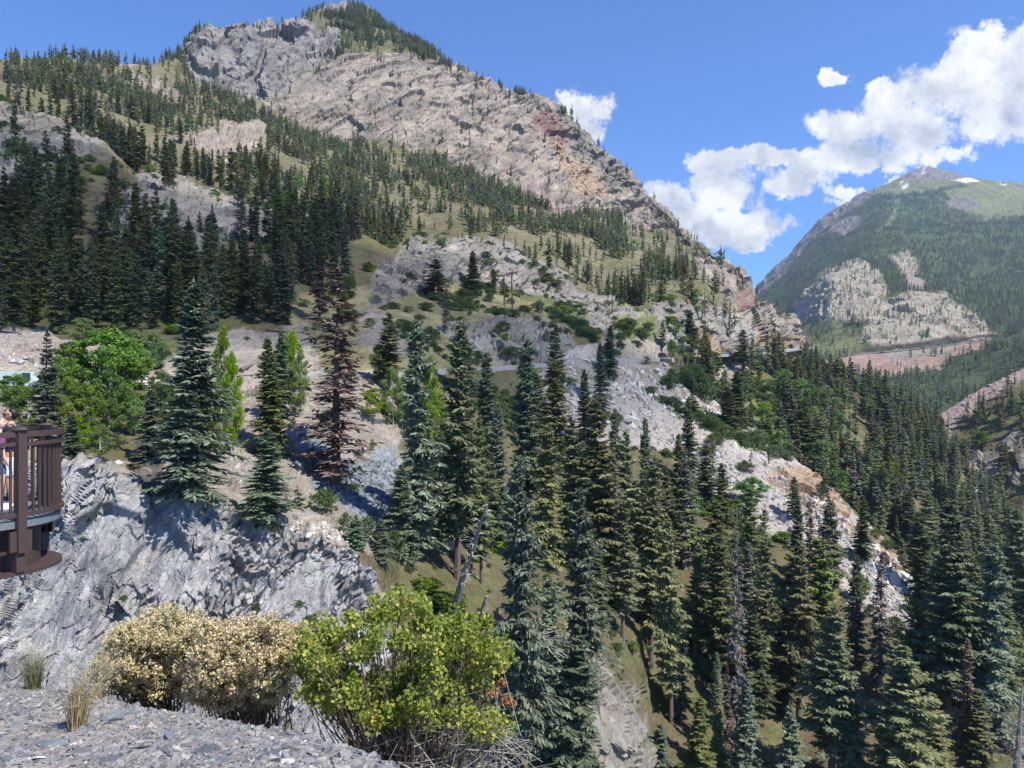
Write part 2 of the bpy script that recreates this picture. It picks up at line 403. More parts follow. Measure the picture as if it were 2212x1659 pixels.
def styled(D, mk, st, fn, G):
    """adds one rock style where its mask is, fading over its border"""
    if st in mk:
        k = mk[st] > 0.004
        D[k] += fn(G[k]) * mk[st][k]
def amp_ms(G, VX, VY, mk):
    sc = G[..., 1]
    D = fbm(G / 40, 5, 3) * np.clip(sc / 150, 1, 4)
    def rock(p):
        s_ = np.clip(p[:, 1] / 320, 1, 2.2)[:, None]
        q = rot(p, 'Y', R(25)) * np.array((1, 1, 1.8))
        return (facet(q / (11 * s_), 11) * 2.6 + facet(q / (3.4 * s_), 12) * 1.0 + fbm(p / (16 * s_), 4, 13, ridged=True) * 1.5) * s_[:, 0] * 0.8
    def cliff(p):
        pc = p * np.array((1, 1, 0.24)); return facet(pc / 34, 21, 1.4) * 8 + facet(pc / 11, 22) * 4 + facet(p / 9, 23) * 2 + fbm(p / 60, 4, 24) * 5
    def slab(p):
        q = rot(p, 'Y', R(44)) * np.array((0.09, 0.5, 1.0))
        return facet(q / 10, 31, 1.2) * 2.8 + facet(q / 4.5, 32) * 1.2 + fbm(q / 9, 4, 33, ridged=True) * 3.2 + facet(p / 8, 34) * .5 + facet(q / 26, 35) * 6
    styled(D, mk, 1, rock, G); styled(D, mk, 5, cliff, G); styled(D, mk, 2, slab, G)
    styled(D, mk, 4, lambda p: facet(p / 2.5, 41) * 0.45, G)
    styled(D, mk, 0, lambda p: fbm(p / 5, 3, 42) * 0.7, G)
    return D
MAIN_ZONES = [
 ('duff', [(-600, 60), (300, 60), (1060, 500), (1300, 660), (1500, 680), (1760, 740), (1760, 400), (900, -50), (300, 60), (-600, 60)]),
 ('duff', [(-600, 60), (400, 60), (1000, 480), (880, 480), (640, 440), (300, 350), (-600, 200)]),
 ('meadow', [(640, 650), (800, 610), (900, 500), (1240, 640), (1240, 800), (560, 800)]),
 ('gravel', [(-500, 700), (90, 712), (160, 735), (340, 770), (480, 715), (560, 712), (700, 690), (840, 680), (860, 830), (-500, 880)]),
 ('meadow', [(640, 640), (850, 640), (1120, 660), (1180, 720), (1100, 790), (700, 800)]),
 ('grey', [(-500, 180), (-10, 222), (90, 250), (240, 298), (215, 330), (110, 345), (60, 420), (20, 480), (-500, 500)]),
 ('grey', [(235, 600), (240, 480), (300, 372), (440, 395), (640, 455), (700, 470), (640, 500), (500, 520), (420, 560), (330, 590)]),
 ('grey', [(800, 600), (905, 500), (1060, 518), (1130, 545), (1210, 590), (1300, 645), (1400, 680), (1440, 700), (1380, 760), (1290, 720), (1200, 660), (1130, 640), (1000, 620), (950, 610), (880, 650), (790, 660)]),
 ('gravel', [(800, 660), (840, 670), (880, 760), (840, 790), (790, 740), (780, 690)]),
 ('green', [(1130, 640), (1200, 645), (1290, 705), (1290, 735), (1180, 690)]),
 ('meadow', [(840, 655), (960, 610), (1120, 640), (1250, 735), (1220, 770), (1100, 740), (940, 740)]),
 ('grey', [(930, 700), (1100, 690), (1180, 690), (1290, 770), (1180, 790), (1000, 770)]),
 ('white', [(1200, 765), (1290, 735), (1440, 760), (1440, 800), (1200, 800)]),
 ('gravel', [(1290, 735), (1440, 735), (1445, 775), (1290, 775)]),
 ('green', [(1350, 690), (1410, 690), (1400, 745), (1350, 735)]),
 ('grey', [(1410, 640), (1530, 670), (1560, 760), (1420, 760)]),
 ('orange', [(1500, 700), (1560, 720), (1560, 770), (1500, 770)]),
 # slab face and cliffs
 ('thicket', [(600, 20), (700, 10), (820, 0), (1060, 150), (1240, 240), (1200, 262), (1090, 235), (1050, 200), (930, 140), (830, 122), (740, 118), (690, 150), (650, 190), (610, 190), (640, 130), (720, 80)]),
 ('cliff', [(385, 120), (440, 55), (560, 40), (650, 35), (700, 55), (750, 82), (715, 115), (640, 165), (600, 215), (540, 225), (430, 195)]),
 ('cliff', [(695, -30), (790, -30), (815, 25), (700, 20)]),
 ('tan', [(560, 235), (640, 175), (740, 112), (830, 110), (930, 130), (1000, 155), (1050, 185), (1080, 215), (1180, 215), (1300, 310), (1420, 430), (1470, 500), (1380, 500), (1290, 450), (1240, 470), (1130, 400), (1050, 395), (920, 325), (820, 305), (700, 300), (600, 262)]),
 ('orange', [(1060, 215), (1190, 250), (1240, 330), (1290, 380), (1300, 420), (1240, 420), (1200, 330)]),
 ('tan', [(1040, 170), (1150, 225), (1200, 330), (1230, 420), (1100, 390), (1060, 250)]),
 ('rust', [(1155, 255), (1200, 240), (1235, 275), (1260, 300), (1215, 320), (1180, 290)]),
 ('grey', [(1190, 215), (1300, 310), (1420, 430), (1400, 450), (1300, 370), (1240, 300)]),
 ('pink', [(1115, 385), (1150, 395), (1240, 460), (1220, 475), (1150, 430)]),
 ('tan', [(1450, 480), (1560, 560), (1620, 610), (1740, 730), (1740, 770), (1650, 770), (1600, 680), (1500, 580)]),
 ('grey', [(1500, 640), (1600, 680), (1660, 740), (1600, 770), (1540, 740)]),
 ('orange', [(1640, 720), (1745, 735), (1745, 775), (1640, 770)]),
 ('rust', [(1595, 620), (1640, 650), (1640, 670), (1590, 650)]),
 ('gravel', [(260, 90), (330, 130), (300, 150), (250, 135)]),
 ('tan', [(270, 150), (380, 195), (400, 240), (330, 210), (270, 175)]),
 ('tan', [(360, 300), (560, 260), (600, 330), (480, 350)]),
]
MS_S = [
 [(-500, 900, 105), (0, 890, 108), (400, 880, 114), (650, 860, 122), (850, 850, 146), (1100, 830, 200), (1340, 815, 246), (1430, 810, 268), (1530, 800, 410), (1700, 780, 530), (1745, 780, 550), (1800, 1100, 560)],
 [(-500, 845, 112), (0, 838, 114), (400, 832, 120), (650, 812, 128), (850, 803, 152), (1000, 797, 182), (1100, 793, 208), (1250, 780, 238), (1340, 776, 253), (1430, 772, 275), (1480, 775, 330), (1530, 766, 420), (1640, 764, 460), (1700, 752, 540), (1745, 752, 560), (1800, 1050, 580)],
 [(-500, 790, 124), (0, 735, 130), (200, 760, 130), (400, 770, 135), (650, 760, 140), (850, 740, 165), (1000, 750, 195), (1100, 745, 220), (1250, 735, 250), (1340, 712, 270), (1430, 700, 290), (1530, 715, 430), (1640, 722, 470), (1700, 728, 545), (1745, 744, 564), (1800, 1040, 600)],
 [(-500, 690, 165), (0, 700, 165), (400, 700, 170), (600, 710, 175), (800, 655, 215), (900, 640, 260), (1100, 655, 300), (1200, 672, 305), (1300, 690, 300), (1430, 650, 330), (1530, 650, 450), (1640, 680, 490), (1700, 705, 560), (1745, 740, 575), (1800, 1020, 610)],
 [(-500, 190, 330), (0, 228, 310), (90, 252, 305), (230, 305, 300), (300, 372, 310), (450, 400, 330), (650, 455, 335), (760, 495, 335), (850, 535, 335), (905, 508, 340), (950, 500, 342), (1060, 525, 345), (1120, 545, 345), (1200, 590, 335), (1300, 650, 330), (1370, 678, 340), (1430, 640, 370), (1530, 610, 480), (1640, 668, 520), (1700, 700, 575), (1745, 738, 580), (1800, 1000, 620)],
 [(-500, 215, 380), (0, 250, 360), (230, 318, 350), (300, 378, 370), (450, 398, 390), (650, 450, 390), (850, 530, 390), (905, 535, 400), (1060, 560, 410), (1200, 610, 420), (1300, 650, 430), (1430, 605, 470), (1530, 590, 520), (1640, 662, 550), (1700, 698, 580), (1745, 736, 585), (1800, 1000, 640)],
 [(-500, 170, 480), (0, 188, 480), (230, 215, 520), (450, 275, 560), (650, 345, 600), (850, 400, 620), (1060, 450, 620), (1200, 470, 650), (1300, 500, 680), (1430, 545, 640), (1530, 575, 600), (1640, 660, 570), (1700, 695, 585), (1745, 734, 588), (1800, 1000, 660)],
 [(-500, 160, 580), (0, 150, 580), (230, 160, 640), (400, 190, 780), (560, 225, 820), (650, 290, 800), (750, 315, 800), (900, 330, 800), (1000, 380, 800), (1060, 400, 800), (1200, 440, 810), (1300, 460, 800), (1430, 515, 740), (1530, 562, 680), (1640, 657, 590), (1700, 693, 590), (1745, 732, 590), (1800, 1000, 680)],
 [(-500, 156, 640), (0, 137, 640), (230, 142, 690), (380, 140, 800), (400, 150, 870), (450, 182, 880), (560, 212, 890), (640, 178, 910), (740, 118, 930), (830, 115, 940), (930, 137, 950), (1000, 162, 960), (1045, 190, 960), (1100, 215, 960), (1200, 252, 930), (1300, 360, 890), (1400, 455, 830), (1500, 545, 720), (1560, 578, 640), (1640, 656, 600), (1700, 692, 592), (1745, 730, 592), (1800, 1000, 700)],
 [(-500, 152, 700), (0, 130, 660), (200, 138, 700), (300, 150, 760), (380, 128, 860), (400, 100, 930), (440, 66, 940), (560, 60, 950), (640, 48, 980), (700, 50, 1040), (760, 50, 1080), (830, 84, 1030), (930, 125, 995), (1000, 153, 985), (1045, 178, 978), (1100, 198, 975), (1200, 240, 940), (1300, 330, 910), (1400, 430, 850), (1500, 520, 740), (1560, 565, 650), (1640, 655, 605), (1700, 691, 594), (1745, 728, 594), (1800, 1000, 720)],
 [(-500, 148, 760), (0, 125, 690), (100, 122, 700), (200, 134, 730), (300, 147, 780), (380, 124, 900), (400, 95, 980), (440, 62, 990), (560, 56, 1020), (640, 42, 1060), (690, 15, 1180), (720, 2, 1230), (760, 4, 1240), (800, 18, 1200), (830, 52, 1150), (900, 88, 1090), (960, 127, 1050), (1000, 150, 1040), (1045, 176, 1030), (1100, 196, 1020), (1150, 210, 1000), (1190, 220, 980), (1220, 242, 960), (1270, 292, 940), (1300, 322, 925), (1350, 355, 900), (1400, 422, 870), (1440, 467, 830), (1500, 517, 755), (1540, 548, 690), (1570, 572, 660), (1600, 604, 635), (1640, 654, 610), (1680, 690, 600), (1730, 725, 596), (1745, 750, 596), (1800, 1000, 740)],
 [(-500, 300, 900), (0, 260, 900), (400, 220, 1200), (720, 100, 1450), (1100, 330, 1250), (1400, 560, 1050), (1600, 760, 760), (1745, 900, 700), (1800, 1100, 760)],
]
mat_ms = terrain_mat('mountain_rock', 0.12, 0.9, 1.6, ((0, R(44), 0), (0.14, 0.6, 1.4)), 0.6)
MS = loft('mountain_slope', MS_S, -520, 1800, 2.4, 'floor', MAIN_ZONES, amp_ms, mat_ms, 'steep mountainside of tan slabs and grey cliffs with wooded lower slopes', seed=1)

# gorge side: slate cliff, bench and gravel bank below the road, forest slope and pale rib
GS_S = [
 [(-500, 2600, 44), (700, 2600, 46), (1250, 2500, 60), (2700, 2600, 70)],
 [(-500, 1850, 49), (400, 1850, 50), (700, 1850, 52), (900, 1800, 58), (1100, 1800, 62), (1250, 1780, 66), (1340, 1800, 70), (1400, 1850, 84), (2000, 1900, 84), (2700, 1900, 84)],
 [(-500, 1400, 53), (300, 1400, 54), (600, 1400, 56), (830, 1420, 60), (900, 1480, 64), (1000, 1500, 68), (1180, 1480, 72), (1260, 1520, 74), (1320, 1640, 74), (1380, 1720, 78), (1405, 1700, 94), (1700, 1700, 98), (2700, 1700, 98)],
 [(-500, 985, 60), (130, 990, 58), (190, 1000, 58), (260, 1025, 59), (310, 1062, 60), (370, 1066, 60), (480, 1082, 61), (540, 1120, 62), (610, 1155, 62), (700, 1165, 63), (790, 1195, 64), (835, 1225, 66), (870, 1230, 72), (1000, 1290, 78), (1100, 1310, 84), (1190, 1330, 82), (1225, 1345, 80), (1280, 1460, 79), (1330, 1560, 80), (1385, 1680, 82), (1405, 1560, 104), (1500, 1520, 112), (1700, 1530, 116), (2000, 1600, 110), (2212, 1580, 110), (2700, 1500, 110)],
 [(-500, 940, 78), (100, 965, 74), (190, 985, 70), (300, 1010, 72), (400, 1020, 72), (600, 1060, 76), (750, 1070, 85), (860, 1040, 100), (1000, 1110, 112), (1200, 1130, 125), (1300, 1230, 120), (1400, 1230, 132), (1600, 1210, 145), (1750, 1290, 142), (1900, 1330, 138), (2000, 1410, 134), (2212, 1420, 132), (2700, 1350, 132)],
 [(-500, 870, 96), (0, 868, 98), (400, 866, 102), (560, 862, 105), (650, 840, 108), (750, 835, 118), (850, 860, 130), (1000, 900, 152), (1100, 900, 170), (1250, 930, 190), (1340, 920, 205), (1440, 950, 205), (1560, 980, 198), (1740, 1070, 186), (1800, 1110, 178), (1880, 1180, 166), (1960, 1300, 150), (2010, 1370, 142), (2060, 1440, 136), (2212, 1460, 134), (2700, 1400, 134)],
 [(-500, 855, 100), (0, 850, 102), (400, 845, 108), (650, 822, 115), (750, 815, 125), (850, 812, 140), (1000, 805, 170), (1100, 800, 195), (1250, 787, 225), (1340, 782, 240), (1430, 785, 252), (1470, 815, 252), (1530, 860, 248), (1600, 905, 240), (1700, 975, 225), (1800, 1058, 205), (1900, 1150, 184), (1990, 1270, 160), (2010, 1330, 150), (2060, 1440, 138), (2212, 1470, 136), (2700, 1400, 136)],
 [(-500, 848, 112), (0, 843, 113), (400, 837, 119), (650, 816, 127), (850, 807, 151), (1000, 801, 181), (1100, 797, 207), (1250, 784, 237), (1340, 780, 252), (1430, 782, 262), (1470, 830, 262), (1600, 940, 252), (1800, 1110, 218), (1990, 1330, 172), (2060, 1520, 150), (2700, 1500, 150)],
 [(-500, 900, 130), (650, 870, 140), (1100, 850, 225), (1430, 850, 280), (1600, 1100, 290), (1990, 1500, 220), (2700, 1700, 190)],
]
def amp_gs(G, VX, VY, mk):
    D = fbm(G / 12, 5, 103) * 0.9 * (1 - .8 * mk.get(3, 0))
    def slate(p):
        q = rot(p, 'Y', R(-22)); q = q + 0.35 * np.stack([fbm(q / 2.6, 3, 108), fbm(q / 2.6, 3, 109), fbm(q / 2.6, 3, 110)], -1)
        q = q * np.array((1.0, 0.8, 0.22))
        lump = np.clip(fbm(p / 4.0, 3, 114) * 2 + 0.45, 0, 1)
        return facet(q / 1.05, 112, 1.5) * 0.50 * (0.25 + lump) + facet((q + 3) / 0.36, 113, 1.4) * 0.34 * (0.2 + lump) + fbm(q / 3.0, 4, 115, ridged=True) * 0.35
    B = np.zeros_like(D)
    def big(p):
        q = rot(p, 'Y', R(-22)); q = (q + 0.5 * np.stack([fbm(q / 3, 3, 118), fbm(q / 3, 3, 119), fbm(q / 3, 3, 120)], -1)) * np.array((1.0, 0.8, 0.18))
        return facet(q / 3.4, 111, 1.3) * 0.75
    styled(B, mk, 3, big, G); D += smooth1(smooth1(B, 5, 0), 5, 1)
    styled(D, mk, 3, slate, G)
    styled(D, mk, 1, lambda p: facet(p / 6, 121) * 1.6 + facet(p / 2.0, 122) * 0.6, G)
    styled(D, mk, 4, lambda p: facet(p / 0.8, 131) * 0.16 + facet(p / 2.6, 133) * 0.25 + facet(p / 9, 134) * 0.8, G)
    styled(D, mk, 0, lambda p: fbm(p / 2.5, 4, 132) * 0.4, G)
    return D
GS_Z = [
 ('slate', [(-500, 960), (110, 985), (200, 1000), (260, 1022), (310, 1075), (380, 1068), (480, 1084), (540, 1122), (600, 1150), (700, 1165), (760, 1190), (800, 1230), (830, 1300), (850, 1400), (800, 2700), (-500, 2700)]),
 ('gravel', [(-500, 700), (640, 700), (700, 800), (870, 800), (870, 960), (850, 1130), (800, 1190), (620, 1150), (540, 1118), (480, 1082), (370, 1066), (310, 1070), (240, 1020), (180, 995), (-500, 985)]),
 ('floor', [(120, 830), (520, 850), (500, 960), (300, 990), (180, 985), (100, 960)]),
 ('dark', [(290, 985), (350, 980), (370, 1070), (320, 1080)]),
 ('blue', [(640, 930), (690, 950), (760, 1000), (860, 960), (860, 1110), (800, 1150), (700, 1060), (640, 990)]),
 ('gravel', [(620, 1130), (700, 1100), (800, 1160), (800, 1195), (700, 1165)]),
 ('white', [(830, 1060), (1010, 1070), (1000, 1180), (850, 1190)]),
 ('white', [(1180, 785), (1460, 785), (1560, 900), (1750, 1010), (1990, 1240), (1990, 1400), (1800, 1270), (1600, 1120), (1450, 1000), (1200, 960), (1160, 860)]),
 ('gravel', [(1200, 780), (1450, 780), (1520, 880), (1430, 860), (1330, 830), (1220, 850)]),
 ('floor', [(1230, 950), (1420, 960), (1500, 1050), (1700, 1180), (1840, 1290), (1850, 1800), (1240, 1400)]),
 ('green', [(1380, 830), (1440, 850), (1580, 920), (1700, 985), (1690, 1000), (1560, 940), (1440, 890)]),
 ('orange', [(1640, 1020), (1740, 1015), (1800, 1060), (1860, 1130), (1990, 1250), (1940, 1270), (1850, 1180), (1740, 1100)]),
 ('white', [(1740, 1070), (1830, 1150), (1900, 1260), (1830, 1240), (1760, 1170)]),
 ('green', [(1870, 1090), (1960, 1180), (2010, 1260), (1960, 1220), (1880, 1140)]),
 ('grey', [(1220, 1338), (1300, 1400), (1370, 1560), (1410, 1700), (1400, 2700), (1300, 2700), (1270, 1500)]),
 ('grey', [(1340, 1450), (1390, 1500), (1400, 1620), (1360, 1560)]),
]
mat_gs = terrain_mat('gorge_rock', 0.9, 1.0, 0.25, ((0, R(-22), 0), (1.5, 1.0, 0.28)), 0.6)
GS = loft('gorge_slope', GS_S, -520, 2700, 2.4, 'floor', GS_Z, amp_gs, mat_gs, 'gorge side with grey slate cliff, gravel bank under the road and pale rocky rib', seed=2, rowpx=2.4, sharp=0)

# forested valley side behind the rib, right down to the river
VF_S = [
 [(1380, 1400, 230), (1700, 1500, 230), (2100, 1700, 230), (2500, 1700, 240)],
 [(1380, 1000, 290), (1500, 1060, 280), (1700, 1130, 270), (1900, 1250, 260), (2000, 1340, 250), (2100, 1400, 250), (2212, 1400, 260), (2500, 1380, 260)],
 [(1380, 880, 330), (1500, 890, 340), (1700, 950, 360), (1850, 1030, 370), (2000, 1130, 370), (2100, 1190, 380), (2180, 1200, 390), (2212, 1190, 395), (2500, 1190, 400)],
 [(1380, 790, 390), (1500, 778, 430), (1560, 770, 445), (1650, 768, 460), (1700, 775, 480), (1740, 800, 490), (1830, 838, 500), (1900, 872, 510), (1950, 910, 510), (2000, 952, 500), (2050, 990, 490), (2100, 1040, 480), (2150, 1090, 480), (2180, 1130, 470), (2212, 1150, 460), (2500, 1200, 460)],
 [(1380, 790, 400), (1640, 766, 475), (1700, 790, 500), (1830, 870, 540), (1950, 960, 550), (2050, 1040, 540), (2100, 1075, 530), (2150, 1105, 520), (2212, 1120, 520), (2500, 1150, 520)],
 [(1380, 900, 440), (1640, 900, 520), (1830, 1000, 600), (2050, 1100, 600), (2500, 1150, 600)],
]
VF_Z = [
 ('green', [(1540, 790), (1640, 800), (1660, 860), (1720, 960), (1640, 960), (1560, 880)]),
 ('gravel', [(1520, 750), (1640, 765), (1620, 800), (1560, 830), (1510, 790)]),
 ('tan', [(2085, 980), (2110, 1000), (2200, 1080), (2190, 1110), (2130, 1080), (2090, 1040)]),
 ('green', [(2040, 960), (2090, 1000), (2090, 1080), (2180, 1180), (2160, 1200), (2080, 1100), (2040, 1010)]),
 ('river', [(2180, 1085), (2240, 1085), (2400, 1250), (2215, 1240), (2180, 1150), (2205, 1110)]),
]
def amp_vf(G, VX, VY, mk):
    D = fbm(G / 25, 5, 203) * 3.0
    for k in (1, 2, 4): styled(D, mk, k, lambda p: facet(p / 5, 204) * 1.3, G)
    return D
mat_vf = terrain_mat('valley_ground', 0.25, 0.8, 0.8, None, 0.5)
VF = loft('valley_slope', VF_S, 1380, 2500, 2.6, 'floor', VF_Z, amp_vf, mat_vf, 'steep forested valley side running down to the pale river', seed=3)

# right bank with the talus ramp
RB_S = [
 [(1980, 1200, 430), (2060, 1180, 460), (2212, 1180, 440), (2800, 1250, 400)],
 [(1980, 1150, 500), (2060, 1100, 500), (2150, 1065, 500), (2212, 1050, 480), (2800, 1050, 430)],
 [(1980, 1060, 560), (2060, 990, 560), (2110, 985, 545), (2212, 960, 520), (2800, 900, 470)],
 [(1980, 960, 600), (2035, 905, 600), (2110, 868, 600), (2212, 818, 600), (2800, 600, 560)],
 [(1980, 950, 610), (2030, 893, 612), (2100, 852, 612), (2212, 790, 615), (2800, 540, 600)],
 [(1980, 1000, 700), (2100, 960, 720), (2212, 900, 730), (2800, 700, 700)],
]
RB_Z = [('pink', [(2020, 880), (2230, 770), (2800, 480), (2800, 560), (2230, 815), (2060, 905), (2050, 950)]),
        ('grey', [(2080, 990), (2212, 930), (2400, 900), (2400, 1100), (2150, 1060)]),
        ('green', [(2120, 900), (2190, 880), (2190, 920), (2130, 930)]),
        ('green', [(2170, 1060), (2212, 1040), (2400, 1030), (2400, 1080)])]
def amp_rb(G, VX, VY, mk):
    D = fbm(G / 25, 5, 213) * 2.5
    styled(D, mk, 1, lambda p: facet(p / 12, 214) * 4, G); styled(D, mk, 4, lambda p: facet(p / 3, 216) * 0.7, G)
    return D
RB = loft('river_bank', RB_S, 1980, 2800, 2.8, 'floor', RB_Z, amp_rb, mat_vf, 'dark wooded right bank under a pinkish talus ramp', seed=4)

# far mountain with the road ledge and domes
FM_S = [
 [(1450, 1000, 800), (1700, 960, 800), (2212, 960, 760), (2900, 960, 760)],
 [(1450, 840, 1100), (1700, 815, 1150), (1880, 806, 1180), (2030, 800, 1180), (2130, 775, 1150), (2212, 750, 1100), (2900, 640, 1050)],
 [(1450, 790, 1350), (1700, 774, 1350), (1880, 764, 1330), (1950, 757, 1330), (2040, 747, 1330), (2130, 737, 1320), (2212, 717, 1300), (2900, 590, 1250)],
 [(1450, 789, 1358), (1700, 773, 1358), (1880, 763, 1338), (1950, 756, 1338), (2040, 746, 1338), (2130, 736, 1328), (2212, 716, 1308), (2900, 589, 1258)],
 [(1450, 782, 1364), (1700, 766, 1364), (1880, 752, 1342), (1950, 744, 1342), (2040, 735, 1342), (2130, 727, 1332), (2212, 709, 1312), (2900, 582, 1262)],
 [(1450, 760, 1700), (1640, 745, 1800), (1720, 735, 1700), (1800, 715, 1550), (1880, 700, 1500), (1980, 690, 1480), (2060, 695, 1450), (2130, 715, 1400), (2212, 700, 1380), (2900, 570, 1320)],
 [(1450, 760, 2300), (1640, 715, 2300), (1700, 700, 2200), (1740, 655, 2000), (1790, 592, 1950), (1840, 572, 1950), (1890, 585, 1930), (1920, 630, 1850), (1970, 632, 1750), (2040, 642, 1700), (2080, 665, 1680), (2130, 700, 1600), (2212, 690, 1500), (2900, 550, 1400)],
 [(1450, 760, 2600), (1640, 690, 2700), (1700, 650, 2600), (1740, 620, 2500), (1860, 560, 2400), (1980, 590, 2200), (2100, 620, 2100), (2212, 620, 2000), (2900, 480, 1900)],
 [(1450, 760, 3500), (1640, 640, 3600), (1700, 590, 3600), (1800, 510, 3600), (1900, 465, 3500), (2000, 470, 3400), (2100, 480, 3300), (2212, 480, 3200), (2900, 400, 3000)],
 [(1450, 760, 4300), (1600, 690, 4300), (1640, 635, 4300), (1700, 572, 4300), (1780, 485, 4300), (1850, 440, 4300), (1920, 410, 4200), (2000, 405, 4100), (2100, 400, 4100), (2212, 420, 4200), (2900, 420, 4000)],
 [(1450, 760, 4500), (1560, 720, 4500), (1600, 682, 4500), (1635, 632, 4500), (1660, 600, 4500), (1700, 562, 4500), (1735, 522, 4500), (1780, 473, 4500), (1850, 427, 4500), (1920, 397, 4500), (1960, 372, 4500), (1982, 359, 4500), (2010, 355, 4500), (2040, 363, 4500), (2080, 377, 4500), (2120, 389, 4500), (2212, 402, 4600), (2400, 420, 4700), (2900, 480, 4800)],
 [(1450, 900, 5200), (2000, 560, 5200), (2900, 640, 5400)],
]
FM_Z = [
 ('dome', [(1730, 640), (1790, 585), (1860, 560), (1900, 590), (1920, 640), (1880, 700), (1800, 690), (1750, 690)]),
 ('dome', [(1870, 690), (1900, 660), (1960, 625), (2040, 635), (2100, 675), (2150, 725), (2130, 740), (2030, 742), (1900, 755), (1860, 740)]),
 ('dome', [(1920, 560), (1960, 545), (1990, 590), (1950, 600)]),
 ('green', [(1730, 690), (1800, 690), (1860, 720), (1860, 765), (1760, 775), (1720, 730)]),
 ('pink', [(1715, 650), (1750, 655), (1745, 695), (1715, 700)]),
 ('pink', [(1955, 590), (1990, 600), (2010, 625), (1960, 620)]),
 ('red', [(1860, 765), (2040, 748), (2135, 737), (2130, 755), (2060, 770), (2040, 800), (1900, 812), (1800, 800), (1780, 780)]),
 ('tan', [(1900, 762), (2040, 750), (2050, 770), (1990, 775), (1920, 785)]),
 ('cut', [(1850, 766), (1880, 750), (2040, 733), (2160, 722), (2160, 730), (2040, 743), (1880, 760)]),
 ('peak', [(1630, 640), (1700, 560), (1780, 470), (1850, 425), (1920, 395), (1920, 410), (1840, 450), (1780, 500), (1700, 590), (1650, 640)]),
 ('alpine', [(1900, 400), (1960, 372), (2010, 340), (2080, 360), (2400, 400), (2400, 450), (2212, 440), (2100, 405), (2040, 410), (1960, 420), (1890, 425)]),
 ('peak', [(1940, 385), (1980, 345), (2010, 345), (2080, 372), (2100, 385), (2050, 392), (1990, 398)]),
 ('alpine', [(2030, 420), (2130, 400), (2212, 430), (2212, 470), (2130, 480), (2080, 460)]),
 ('peak', [(2040, 440), (2090, 425), (2120, 440), (2090, 460), (2050, 455)]),
 ('green', [(1940, 440), (1950, 440), (1920, 490), (1900, 510), (1890, 510), (1915, 480)]),
 ('peak', [(1780, 495), (1850, 470), (1870, 480), (1830, 510), (1780, 515)]),
 ('snow', [(2050, 394), (2070, 387), (2095, 388), (2110, 397), (2080, 400)]),
 ('snow', [(1948, 405), (1962, 398), (1968, 404), (1955, 410)]), ('snow', [(1990, 370), (2002, 367), (2000, 373)]),
 ('snow', [(1940, 399), (1952, 393), (1950, 398)]), ('snow', [(2155, 403), (2170, 403), (2166, 407)]),
]
def amp_fm(G, VX, VY, mk):
    g = np.clip((G[..., 1] - 1400) / 600, 0, 1)
    D = fbm(G / 400, 5, 303, ridged=True) * 26 * np.clip((G[..., 1] - 1900) / 1500, 0, 1) + fbm(G / 60, 4, 304) * 5 * (0.2 + g)
    styled(D, mk, 6, lambda p: facet(rot(p, 'Y', R(20)) / np.array((60, 45, 14)), 305) * 9 + facet(p / 12, 306) * 3, G)
    styled(D, mk, 1, lambda p: facet(p / 60, 307) * 10, G)
    return D
mat_fm = terrain_mat('far_rock', 0.03, 0.8, 6.0, None, 0.5)
FM = loft('far_mountain', FM_S, 1460, 2900, 3.0, 'far', FM_Z, amp_fm, mat_fm, 'high green and grey mountain with snow patches, tan domes and a red scree under the far road', seed=5, jit=2.2, smv=1, smx=1, rowpx=2.0)
DP_S = [[(1500, 760, 9000), (1700, 760, 9000)], [(1500, 640, 9500), (1600, 628, 9500), (1620, 622, 9500), (1632, 614, 9500), (1640, 616, 9500), (1660, 630, 9500), (1700, 660, 9500)], [(1500, 800, 10500), (1700, 800, 10500)]]
DP = loft('distant_peak', DP_S, 1500, 1700, 2.0, 'peak', [('snow', [(1618, 624), (1628, 620), (1630, 628), (1620, 630)])], lambda G, VX, VY, mk: fbm(G / 400, 5, 9) * 60, mat_fm, 'pale blue distant peak seen through the notch', seed=6, jit=1, smx=1)

# ---------------------------------------------------------------- ray casting on the ground
from mathutils.bvhtree import BVHTree
def bvh_of(L, step=2):
    G = L.G[::step, ::step]; nr, nc = G.shape[:2]; idx = np.arange(nr * nc).reshape(nr, nc)
    Fq = np.stack([idx[:-1, :-1].ravel(), idx[:-1, 1:].ravel(), idx[1:, 1:].ravel(), idx[1:, :-1].ravel()], -1)
    return BVHTree.FromPolygons(G.reshape(-1, 3).tolist(), Fq.tolist())
BV = {n: bvh_of(L) for n, L in (('MS', MS), ('GS', GS), ('VF', VF), ('RB', RB), ('FM', FM))}
def ground(vx, vy, which='MS GS VF RB FM'):
    """first ground hit along the sight line through sheet point (vx, vy)"""
    d = Vector(((vx - CX) / F, 1.0, (HZ - vy) / F)).normalized(); best = None
    for k in which.split():
        h = BV[k].ray_cast(Vector((0, 0, 0)), d)
        if h[0] is not None and (best is None or h[3] < best[3]): best = h
    return None if best is None else np.array(best[0])
def drop(x, y, which='MS GS VF RB FM', z=2000.0):
    best = None
    for k in which.split():
        h = BV[k].ray_cast(Vector((x, y, z)), Vector((0, 0, -1)))
        if h[0] is not None and (best is None or h[0].z > best): best = h[0].z
    return best
